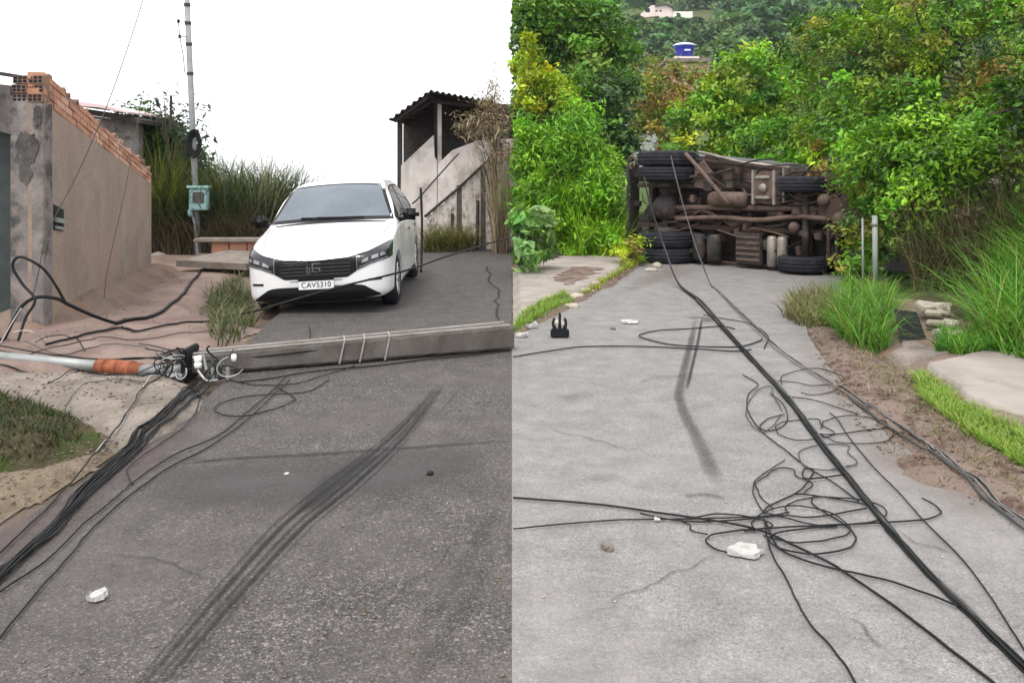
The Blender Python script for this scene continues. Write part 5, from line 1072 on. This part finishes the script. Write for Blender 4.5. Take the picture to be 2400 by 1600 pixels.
p0 = P(-60, 829, 7.35); p1 = P(230, 858, 6.9); p2 = P(330, 868, 6.78); p3 = P(440, 866, 6.72)
MB().tube([p0, (p0+p1)/2, p1 + (p2-p1)*.1], .042, 14).build('tube', M['galv'], pipe, True)
MB().tube([p1, p1*.5+p2*.5, p2], [.060, .066, .056], 14).build('sleeve', M['orange'], pipe, True)
for k in range(3): MB().tube([p1 + (p2-p1)*(.15 + .3*k) , p1 + (p2-p1)*(.22 + .3*k)], .070, 14).build('sleeve_ring', M['orange'], pipe, True)
MB().tube([p2, p3], .045, 14).build('tube', M['galv'], pipe, True)
MB().tube([p2 + Vector((0, -.08, -.05)), p3 + Vector((.0, -.08, -.04))], .036, 12).build('tube', M['galv'], pipe, True)

# ================================================================ cables
def cable_pts(spec, r, lift=.0, wob=0.0, seed=0, dens=9):
    rr = random.Random(seed); out = []
    for q in spec:
        if len(q) == 3: out.append((P(*q), True))
        else:
            x, y = G(*q); out.append((Vector((x, y, 0)), False))
    air = [a for _, a in out]; pts = catmull([p for p, _ in out], dens); res = []
    zs_ = surf(np.array([p.x for p in pts]), np.array([p.y for p in pts])) + r + .003
    for i, p in enumerate(pts):
        k = min(i // dens, len(air)-1); fl = air[k] or air[min(k+1, len(air)-1)]
        z = float(zs_[i])
        if not fl: p = Vector((p.x + wob*mnoise.noise((p.x*3, p.y*3, seed)) + .6*wob*mnoise.noise((p.x*11, p.y*11, seed+3)), p.y + wob*mnoise.noise((p.x*3, p.y*3, seed+7)) + .6*wob*mnoise.noise((p.x*11, p.y*11, seed+9)), z + lift*(.5 + .5*mnoise.noise((p.x*2.3, p.y*2.3, seed*3)))))
        else: p = Vector((p.x, p.y, max(p.z, z)))
        res.append(p)
    return res
def cable(spec, r, mat, label, lift=.01, wob=.01, seed=0, parent=None, name='fallen_cable', group=None):
    r *= .72 if r < .012 else 1.0
    o = MB().tube(cable_pts(spec, r, lift, wob, seed), r, 6).build(name, M[mat], parent, True)
    if parent is None: tag(o, label, 'cable', group)
    return o
def bundle(spec, n, r, spread, label, mats, seed, lift=.03, r0=.25):
    a = G(*spec[-1]) if len(spec[-1]) == 2 else tuple(P(*spec[-1]))[:2]
    e = empty('cable_bundle', (a[0], a[1], 0), label, 'cables'); rr = random.Random(seed)
    for k in range(n):
        ph = [rr.uniform(-1, 1) for _ in range(4)]; sp = []
        for i, q in enumerate(spec):
            s = spread*(ph[i % 4]*.5 + ph[0]*.7); s *= (.35 + .65*abs(math.sin(i*.9 + k)))
            sp.append((q[0] + s, q[1] - s*.25) if len(q) == 2 else (q[0] + s*.3, q[1], q[2] - .01*k))
        cable(sp, r*rr.uniform(.75, 1.2), rr.choice(mats), None, lift*rr.random(), .008, seed*20 + k, e, 'strand')
    return e
# --- left half
bundle([(470, 898), (430, 951), (367, 1003), (287, 1074), (201, 1152), (158, 1207), (72, 1293), (-10, 1366), (-90, 1440)], 13, .0062, 22, 'thick bundle of black cables running from the broken pole end to the lower left', ['cable'], 3, .05)
bundle([(500, 905), (440, 965), (372, 1020), (300, 1085), (215, 1165), (120, 1262), (-10, 1350), (-80, 1410)], 6, .0055, 24, 'slack strands lying just right of the thick left cable bundle', ['cable', 'cable_grey'], 4, .03)
cable([(407, 848, 6.6), (344, 922), (304, 980), (258, 1028), (209, 1086), (143, 1163), (86, 1222), (0, 1302), (-80, 1370)], .007, 'cable', 'leftmost single black cable slanting from the pipe joint to the left edge', .02, .008, 5)
cable([(412, 846, 6.62), (356, 905), (330, 938), (300, 984), (250, 1036), (225, 1066)], .004, 'wire_pale', 'thin pale wire beside the leftmost slanting cable', .02, .008, 6)
cable([(671, 887), (622, 933), (573, 975), (500, 1030), (402, 1074), (316, 1132), (250, 1190), (198, 1233), (123, 1305), (0, 1394), (-60, 1440)], .006, 'cable', 'upper of two thin cables trailing from the pole middle to the left edge', .012, .008, 7)
cable([(680, 893), (640, 930), (590, 978), (500, 1045), (412, 1092), (325, 1150), (250, 1213), (200, 1262), (155, 1319), (86, 1394), (0, 1503), (-50, 1570)], .006, 'cable', 'lower of two thin cables trailing from the pole middle to the left edge', .012, .008, 8)
cable([(650, 911), (690, 935), (684, 944), (665, 954), (616, 969), (573, 979), (534, 979), (506, 969), (509, 954), (561, 936), (629, 928), (720, 921), (770, 893)], .006, 'cable', 'loop of black cable on the road below the fallen pole', .012, .006, 9)
cable([(1198, 758, 7.98), (900, 800, 7.36), (576, 838, 6.90), (430, 832, 6.95), (300, 842, 7.0), (180, 838, 7.2), (90, 826, 7.3), (-20, 806, 7.5)], .009, 'cable', 'black cable running along the top edge of the fallen pole', 0, 0, 10)
cable([(1196, 826), (1040, 842), (900, 858), (800, 868), (700, 880), (620, 893), (560, 900)], .009, 'cable', 'black cable lying along the foot of the fallen pole', .01, .01, 11)
cable([(-20, 868), (100, 880), (180, 886), (260, 893), (350, 900), (430, 900)], .010, 'cable', 'black cable lying along the near side of the conduit pipe', .01, .01, 12)
cable([(-20, 818, 7.42), (60, 832, 7.3), (130, 846, 7.15), (220, 846, 6.98), (330, 838, 6.9), (430, 850, 6.75)], .008, 'cable', 'black cable lying over the conduit pipe', 0, 0, 13)
cable([(494, 608, 15.6), (462, 656, 13.0), (424, 696, 11.0), (360, 741, 9.6), (300, 760, 9.0), (236, 746, 8.55), (166, 716, 8.3), (134, 700, 8.2), (89, 696, 8.1), (57, 712, 8.05), (35, 744, 8.0), (6, 802, 7.9), (-20, 850, 7.8)], .019, 'cable', 'thick black hose sagging from the slab past the plastered wall', 0, 0, 14)
cable([(153, 708, 8.25), (130, 668, 8.2), (105, 633, 8.15), (75, 612, 8.1), (48, 602, 8.1), (32, 612, 8.1), (32, 632, 8.1), (55, 668, 8.1), (82, 703, 8.05), (60, 745, 8.0), (42, 800, 7.9)], .013, 'cable', 'stiff black cable standing in a loop before the plastered wall', 0, 0, 15)
cable([(50, 722, 7.95), (20, 770, 7.9), (0, 806, 7.8), (-20, 840, 7.8)], .008, 'wire_pale', 'pale wire slanting below the standing cable loop at the left edge', 0, 0, 16)
cable([(30, 778, 7.7), (60, 774, 7.7), (85, 782, 7.7), (108, 806)], .006, 'wire_pale', 'small arc of pale wire on the verge at far left', 0, 0, 17)
cable([(82, 802, 7.9), (115, 788, 7.7), (152, 786, 7.7), (175, 800), (200, 840)], .006, 'cable', 'small arc of black wire on the verge above the conduit pipe', 0, 0, 18)
cable([(108, 822), (178, 804), (240, 791), (287, 783), (328, 794), (400, 775), (500, 749), (600, 728, 9.0), (690, 702, 9.1), (800, 671, 9.2), (944, 636, 9.35), (1040, 603, 10.3), (1120, 578, 11.6), (1195, 556, 12.6), (1245, 536, 14.0)], .012, 'cable', 'long black cable rising across the front bumper of the white car', .01, .01, 19)
cable([(345, -30, 10.5), (300, 110, 9.9), (250, 250, 9.3), (185, 400, 8.8), (112, 545, 8.4), (90, 640, 8.2), (78, 690, 8.1)], .008, 'cable_grey', 'grey overhead wire coming down in front of the plastered wall', 0, 0, 20)
cable([(362, -30, 12.5), (350, 90, 12.2), (335, 215, 11.6), (314, 330, 11.0), (293, 448, 10.4), (270, 550, 10.0), (250, 642, 9.6), (244, 700, 9.5)], .006, 'cable_grey', 'thin second wire hanging against the plastered wall', 0, 0, 21)
cable([(520, 826), (545, 790), (565, 755), (585, 735)], .006, 'cable_grey', 'thin wire lying between the fallen pole and the car', .01, 0, 22)
cable([(725, 770), (727, 790), (715, 808), (690, 822)], .006, 'cable', 'short wire end on the road in front of the car', .02, 0, 23)
cable([(967, 477, 14.6), (985, 460, 15.2), (1042, 396, 17.2), (1075, 360, 18.3)], .016, 'cable', 'black cable slanting from behind the car up to the shed wall', 0, 0, 24)
cable([(986, 440, 14.6), (989, 520, 14.5), (988, 600, 14.3), (986, 652, 14.0)], .022, 'cable', 'black cable hanging upright behind the rear of the white car', 0, 0, 25)
cable([(110, 920), (160, 895), (215, 880), (280, 878), (340, 885)], .006, 'cable', 'thin black wire arched over the concrete apron', .03, .01, 26)
cable([(150, 955), (200, 925), (260, 915), (340, 918)], .005, 'cable_grey', 'thin grey wire on the concrete apron', .02, .01, 27)
cable([(40, 840, 7.2), (130, 812, 7.6), (230, 806), (330, 812), (420, 800), (500, 790)], .006, 'cable', 'thin wire lying across the pink pavement behind the pipe', .02, .02, 28)
cable([(60, 800, 7.8), (140, 830, 7.3), (240, 826), (350, 832), (430, 818, 6.95)], .006, 'cable_grey', 'thin grey wire drooping to the pole head from the left', .02, .01, 29)
cable([(430, 880), (470, 930), (450, 985), (380, 1045), (330, 1075), (300, 1110), (310, 1140)], .005, 'cable', 'thin curling wire right of the thick left bundle', .02, .02, 60)
cable([(520, 890), (600, 905), (690, 903), (760, 884), (830, 862)], .006, 'cable', 'thin wire running along the road below the pole middle', .015, .02, 61)
cable([(395, -30, 13.5), (388, 120, 13.3), (384, 250, 13.0), (392, 320, 12.8)], .004, 'cable_grey', 'faint wire dropping from the sky left of the service post', 0, 0, 62)
# --- right half
bundle([(1505, 405, 15.6), (1530, 500, 14.6), (1556, 580, 13.3), (1588, 660, 12.2), (1632, 704), (1735, 816), (1837, 929), (1939, 1061), (2041, 1194), (2143, 1316), (2245, 1418), (2400, 1571), (2500, 1680)], 6, .0075, 9, 'thick bundle of black cables running from the truck to the lower right corner', ['cable', 'cable', 'cable_sheen'], 30, .04)
bundle([(1568, 350, 15.4), (1600, 470, 14.2), (1640, 600, 12.6), (1673, 673), (1735, 735), (1837, 827), (1990, 929), (2143, 1031), (2245, 1112), (2400, 1224), (2520, 1300)], 3, .0075, 7, 'pair of cables running from the truck along the red soil strip', ['cable_sheen', 'cable', 'cable_grey'], 31, .03)
cable([(1990, 935), (2060, 990), (2150, 1055), (2300, 1168), (2400, 1250), (2480, 1310)], .010, 'cable_grey', 'grey pipe-like cable beside the soil strip at lower right', .015, .006, 32)
cable([(1786, 796), (1780, 802), (1722, 816), (1595, 813), (1531, 802), (1499, 791), (1510, 784), (1547, 777), (1623, 773), (1690, 767), (1722, 773)], .009, 'cable', 'wide flat loop of cable across the upper skid mark', .01, .006, 33)
cable([(1203, 840), (1276, 828), (1371, 816), (1515, 816), (1627, 821), (1722, 826), (1760, 822)], .009, 'cable', 'cable lying straight across the right road near the black stand', .01, .006, 34)
cable([(1203, 1172), (1387, 1186), (1491, 1199), (1647, 1222), (1776, 1250), (1854, 1282), (1948, 1328), (1989, 1354), (2165, 1479), (2316, 1598), (2400, 1670)], .0075, 'cable', 'long cable sweeping from the middle of the picture to the bottom right', .012, .006, 35)
cable([(1203, 1245), (1362, 1230), (1517, 1222), (1699, 1219), (1797, 1214), (1850, 1205)], .005, 'cable', 'thinner cable joining the knot of wires from the left', .012, .006, 36)
cable([(1500, 1210), (1600, 1226), (1680, 1228), (1760, 1222), (1840, 1214), (1905, 1217), (2031, 1196)], .0055, 'cable', 'cable passing behind the knot of wires to the thick bundle', .012, .006, 37)
cable([(1906, 1165), (1906, 1188), (1979, 1235), (2005, 1262), (2003, 1275), (1985, 1293), (1906, 1307), (1828, 1294), (1802, 1271), (1828, 1256), (1906, 1243), (1960, 1238)], .0055, 'cable', 'large round loop right of the white shard', .015, .006, 38)
cable([(1709, 1302), (1678, 1293), (1657, 1276), (1662, 1266), (1678, 1258), (1750, 1248), (1906, 1240), (2062, 1232), (2165, 1224), (2204, 1209), (2200, 1198), (2186, 1186), (2160, 1172)], .0055, 'cable', 'long flat loop passing behind the white shard', .015, .006, 39)
cable([(1790, 1215), (1796, 1245), (1803, 1280), (1813, 1313), (1854, 1380), (1896, 1463), (1948, 1525), (1999, 1598), (2030, 1650)], .0055, 'cable', 'single cable dropping from the knot to the bottom edge', .012, .008, 40)
cable([(1795, 1230), (1815, 1280), (1854, 1307), (1932, 1333), (2062, 1362), (2165, 1396), (2243, 1427)], .006, 'cable', 'cable from the knot to the thick bundle at lower right', .012, .008, 41)
cable([(1840, 1082), (1800, 1108), (1771, 1131), (1763, 1152), (1768, 1172), (1792, 1205), (1840, 1214)], .0045, 'cable', 'thin open loop above the knot of wires', .012, .006, 42)
cable([(1790, 1210), (1797, 1196), (1828, 1178), (1865, 1162), (1890, 1140), (1905, 1108), (1885, 1105), (1880, 1120), (1895, 1130), (1979, 1118)], .006, 'cable', 'twisted cable curling up from the knot towards the bundle', .02, .006, 43)
cable([(1850, 1170), (1875, 1162), (1958, 1173), (2031, 1188)], .0055, 'cable', 'short cable bridging the knot and the thick bundle', .012, .004, 44)
cable([(1740, 880), (1776, 903), (1756, 925), (1751, 957), (1767, 992), (1792, 1021), (1840, 1059), (1891, 1098), (1949, 1133), (2012, 1180)], .0055, 'cable', 'slack cable curving left of the thick bundle', .012, .006, 45)
cable([(1805, 925), (1835, 950), (1845, 985), (1830, 1005), (1800, 1012), (1780, 1002), (1800, 985), (1838, 975)], .005, 'cable', 'small coil between the slack cable and the bundle', .012, .004, 46)
cable([(1840, 933), (1900, 940), (1960, 958), (2010, 974)], .0055, 'cable', 'short wire from the bundle to the red soil, farther one', .012, .004, 47)
cable([(1812, 896), (1870, 900), (1900, 907), (1950, 903)], .005, 'cable', 'short wire lying right of the bundle near the soil edge', .012, .004, 48)
cable([(1900, 1012), (1925, 1022), (1971, 1021), (2030, 1012), (2085, 1006)], .0055, 'cable', 'short wire from the bundle to the red soil, nearer one', .012, .004, 49)
cable([(1945, 970), (1961, 985), (1987, 1024), (2035, 1085), (2092, 1145), (2162, 1222), (2269, 1333), (2394, 1515), (2440, 1580)], .005, 'cable', 'thin straight cable right of the thick bundle', .01, .004, 50)
cable([(1648, 740), (1700, 750), (1760, 762), (1800, 790), (1790, 820)], .007, 'cable', 'short cable tail beside the flat loop', .012, .006, 51)

tw = random.Random(55)
for k, (px, py, rx, ry, lb) in enumerate([(1880, 1010, 60, 26, 'faint thin loop across the bundle above the knot'), (1935, 1075, 75, 34, 'thin loop crossing the bundle just above the knot'), (1870, 1235, 110, 40, 'wide thin loop lying through the knot of wires'), (1960, 1205, 120, 34, 'thin loop reaching from the knot past the bundle'), (1790, 960, 40, 52, 'narrow upright thin loop left of the bundle'), (1690, 1235, 90, 24, 'thin loop left of the knot above the white shard'), (1905, 900, 85, 30, 'thin loop between the bundle and the soil edge'), (2000, 1010, 90, 32, 'thin loop running onto the red soil'), (1830, 1150, 60, 45, 'small thin loop on top of the knot')]):
    a0 = tw.uniform(0, 6.3); sp_ = [(px + rx*math.cos(a0 + u)*tw.uniform(.85, 1.15) + u*tw.uniform(-3, 5), py + ry*math.sin(a0 + u)*tw.uniform(.85, 1.15)) for u in np.linspace(0, tw.uniform(4.5, 7.0), 10)]
    cable(sp_, .0048, tw.choice(['cable', 'cable', 'cable_grey']), lb, .012, .014, 70 + k)

# ================================================================ litter and small things
def shard(px, py, w, dpt, seed, label, h=.012, mat='white_trash'):
    x, y = G(px, py); rr = random.Random(seed); n = 15
    poly = [(x + w/2*math.cos(a)*rr.uniform(.75, 1.15), y + dpt/2*math.sin(a)*rr.uniform(.75, 1.15), float(surf(x, y)) + .008) for a in np.linspace(0, 6.283, n, endpoint=False)]
    top = [Vector(p) + Vector((rr.uniform(-.004, .004), rr.uniform(-.004, .004), h*rr.uniform(.3, 1.3))) for p in poly]
    m = MB().add([Vector(p) for p in poly] + top, [list(range(n))[::-1], list(range(n, 2*n))] + [(i, (i+1) % n, n + (i+1) % n, n+i) for i in range(n)])
    return tag(m.build('white_shard', M[mat]), label, 'shard')
shard(228, 1405, .075, .07, 1, 'small oval white chip on the dark road at lower left', .02)
shard(1748, 1300, .145, .11, 2, 'large white shard on the pale road inside the cable loop', .02)
shard(1475, 757, .20, .22, 3, 'white scrap lying in the right road near the kerb', .02)
shard(1245, 768, .17, .12, 4, 'white broken piece beside the grass strip', .05)
shard(1222, 790, .13, .10, 5, 'smaller pale piece below the white one at the grass strip', .035)
shard(1540, 1222, .03, .03, 9, 'tiny white fragment near the long sweeping cable', .01)
bs = G(1312, 790); bl = empty('black_stand', (bs[0], bs[1], 0), 'small black block with upturned prongs on the right road', 'debris')
MB().bbox((bs[0] - .09, bs[1] - .06, .0), (bs[0] + .09, bs[1] + .07, .085), .015).build('block', M['black'], bl)
for k, dx in enumerate((-.06, .0, .055)): MB().tube(catmull([(bs[0] + dx*.7, bs[1], .08), (bs[0] + dx*1.1, bs[1], .13), (bs[0] + dx*.9, bs[1] + .01, .19 + .05*(k == 1))], 4), [.017]*4 + [.014]*4 + [.009], 6).build('prong', M['black'], bl)
for i, (px, py, s, lb) in enumerate([(1008, 1112, .022, 'small dark stone on the left road right of the tyre marks'), (1422, 1286, .028, 'small grey stone on the right road near the bottom'), (1437, 772, .025, 'tan pebble left of the white scrap'), (672, 1112, .013, 'white pebble on the dark road above the tyre marks')]):
    x, y = G(px, py); v, f = rock((x, y, s*.45), s, 60 + i)
    tag(MB().add(v, f).build('stone', [M['black'], M['apron'], M['sand'], M['white_trash']][i]), lb, 'stone')
ORD = ['first', 'second', 'third', 'fourth', 'fifth', 'sixth', 'seventh', 'eighth', 'ninth', 'tenth', 'eleventh', 'twelfth', 'thirteenth']
# pale kerb stones along the fork's edge
for i, (px, py, s) in enumerate([(1350, 690, .10), (1375, 678, .11), (1400, 663, .10), (1425, 650, .12), (1540, 618, .13), (1525, 628, .10), (1340, 712, .08), (1310, 752, .07)]):
    x, y = G(px, py + 8); v, f = rock((x, y, float(surf(x, y)) + s*.15), s, 80 + i, .5)
    tag(MB().add(v, f).build('kerb_stone', M['rubble'], None, True), 'pale rough kerb stone, %s from the truck along the fork pavement' % ORD[[5, 4, 3, 2, 0, 1, 6, 7][i]], 'stone', 'kerb stones at the fork')
# dark panel and rubble on the right verge
dpn = empty('leaning_sheet', (P(2140, 815, 8.0).x, 8.0, 0), 'black sheet panel standing tilted beside the pale rubble', 'panel')
pz = float(surf(P(2140, 815, 8.0).x, 8.0))
q_ = [P(2112, 815, 7.85), P(2172, 815, 7.95), P(2150, 735, 8.25), P(2096, 728, 8.15)]
for k in (0, 1): q_[k].z = pz + .01
MB().prism(q_, (.01, .035, .012)).build('sheet', M['black'], dpn)
MB().tube([q_[0] + Vector((-.005, -.012, .0)), q_[1] + Vector((.005, -.012, 0))], .014, 6).build('bottom_edge', M['rust_pale'], dpn)
rb = random.Random(31)
for i in range(13):
    px = 2165 + i*5.8 + rb.uniform(-2, 2); py = rb.uniform(738, 805); x, y = G(px, py + 10); s = rb.uniform(.05, .12)
    bm_ = MB().bbox((-s, -s*.6, -s*.3), (s, s*.6, s*.35), .012, Matrix.Translation((x, y, float(surf(x, y)) + s*.3 + max(0, (790 - py))*.0022)) @ Matrix.Rotation(rb.uniform(0, 3), 4, 'Z') @ Matrix.Rotation(rb.uniform(-.7, .7), 4, 'X'))
    tag(bm_.build('rubble_piece', M['rubble']), 'broken pale concrete piece, %s from the left in the heap beside the dark panel' % ORD[i], 'rubble', 'rubble heap by the dark panel')
pv = P(2052, 625, 11.4); pv.z = 0
pvp = empty('white_post', pv, 'pale grey plastic pipe standing upright in front of the right-hand trees', 'post')
MB().tube([pv + Vector((0, 0, -.1)), Vector((pv.x - .01, pv.y, P(0, 505, 11.4).z))], .035, 12).build('pipe', M['pvc'], pvp, True)
MB().tube([Vector((pv.x - .012, pv.y, P(0, 530, 11.4).z)), Vector((pv.x - .012, pv.y, P(0, 520, 11.4).z))], .040, 12).build('coupling', M['pvc'], pvp, True)
MB().tube([pv + Vector((-.14, .06, -.1)), Vector((pv.x - .15, pv.y + .06, P(0, 512, 11.4).z))], .014, 8).build('thin_pipe', M['pvc'], pvp, True)

# loose grit, clods and twigs
def scatter(name, label, polys, n, s0, s1, mat, seed, squash=.6):
    rs = np.random.RandomState(seed); base = np.array([(1,0,0),(-1,0,0),(0,1,0),(0,-1,0),(0,0,1),(0,0,-1)], float); fc = np.array([(0,2,4),(2,1,4),(1,3,4),(3,0,4),(2,0,5),(1,2,5),(3,1,5),(0,3,5)])
    pts = []
    for poly, k in polys:
        pa = np.array(poly); q = rs.uniform(pa.min(0), pa.max(0), (k*4, 2)); q = q[inside_dist(poly, q[:, 0], q[:, 1]) > 0][:k]; pts.append(q)
    p = np.concatenate(pts); n = len(p); s = s0 + (s1-s0)*rs.uniform(0, 1, (n, 1, 1))**3
    v = base[None]*s*rs.uniform(.6, 1.3, (n, 6, 1)); a = rs.uniform(0, 6.28, n); ca, sa = np.cos(a)[:, None], np.sin(a)[:, None]
    x = v[:, :, 0]*ca - v[:, :, 1]*sa; y = v[:, :, 0]*sa + v[:, :, 1]*ca; z = v[:, :, 2]*squash
    zz = surf(p[:, 0], p[:, 1])[:, None] + s[:, :, 0]*.3
    V = np.stack([x + p[:, :1], y + p[:, 1:2], z + zz], -1).reshape(-1, 3); Fq = (fc[None] + (np.arange(n)*6)[:, None, None]).reshape(-1, 3)
    return tag(mesh_np(name, V, Fq, mat), label, None, None, 'stuff')
scatter('grit', 'loose grit on the dark left road', [([(-2.3, 2.4), (-.02, 2.4), (-.02, 8), (-2.3, 8)], 2600)], 0, .002, .010, M['sand'], 1)
scatter('grit', 'loose grit on the pale right road', [([(.02, 2.4), (2.3, 2.4), (2.8, 9), (4.2, 13), (1.7, 13), (.02, 8.3)], 1600)], 0, .002, .009, M['rubble'], 2)
scatter('soil_clods', 'clods and crumbs of reddish soil on the right verge', [(GP([(1890, 770), (1950, 930), (2090, 1090), (2290, 1190), (2480, 1290), (2500, 1150), (2200, 930), (2000, 780)]), 1500)], 0, .003, .018, M['soil'], 3)
scatter('dirt_clods', 'clods of dirt on the left verge', [(GP([(-60, 880), (330, 880), (460, 920), (300, 1060), (0, 1200), (-100, 1250)]), 900), ([(-4.8, 8.2), (-3.0, 8.2), (-3.4, 11), (-5.2, 13)], 350)], 0, .003, .018, M['dirt'], 4)
scatter('pale_grit', 'pale stones scattered along the sandy left verge', [(GP([(-60, 1090), (200, 1050), (300, 1040), (60, 1200), (-60, 1260)]), 300), (GP([(0, 880), (330, 885), (400, 960), (240, 960)]), 250)], 0, .003, .012, M['sand'], 5)
grass('fallen_leaves', 'dry leaf and twig litter on the red soil strip', GP([(1900, 775), (1950, 930), (2090, 1080), (2290, 1180), (2480, 1280), (2500, 1140), (2200, 930), (2020, 790)]), 700, .04, .006, 1.6, [(.20, .14, .09), (.12, .08, .05), (.28, .21, .14)], 95, .2, 'dryblade')

# ================================================================ the air: faint haze that fades the far hillside
hz = MB().box((-345, -40, -27), (445, 545, 85)).build('haze', None); tag(hz, 'thin pale haze over the valley', None, None, 'stuff')
hm = bpy.data.materials.new('haze'); hm.use_nodes = True; ht = hm.node_tree; ht.nodes.clear()
ho = ht.nodes.new('ShaderNodeOutputMaterial'); hv = ht.nodes.new('ShaderNodeVolumePrincipled')
hv.inputs['Color'].default_value = (.86, .93, 1.0, 1); hv.inputs['Density'].default_value = .0003; hv.inputs['Anisotropy'].default_value = .2
ht.links.new(hv.outputs[0], ho.inputs['Volume']); hz.data.materials.append(hm)
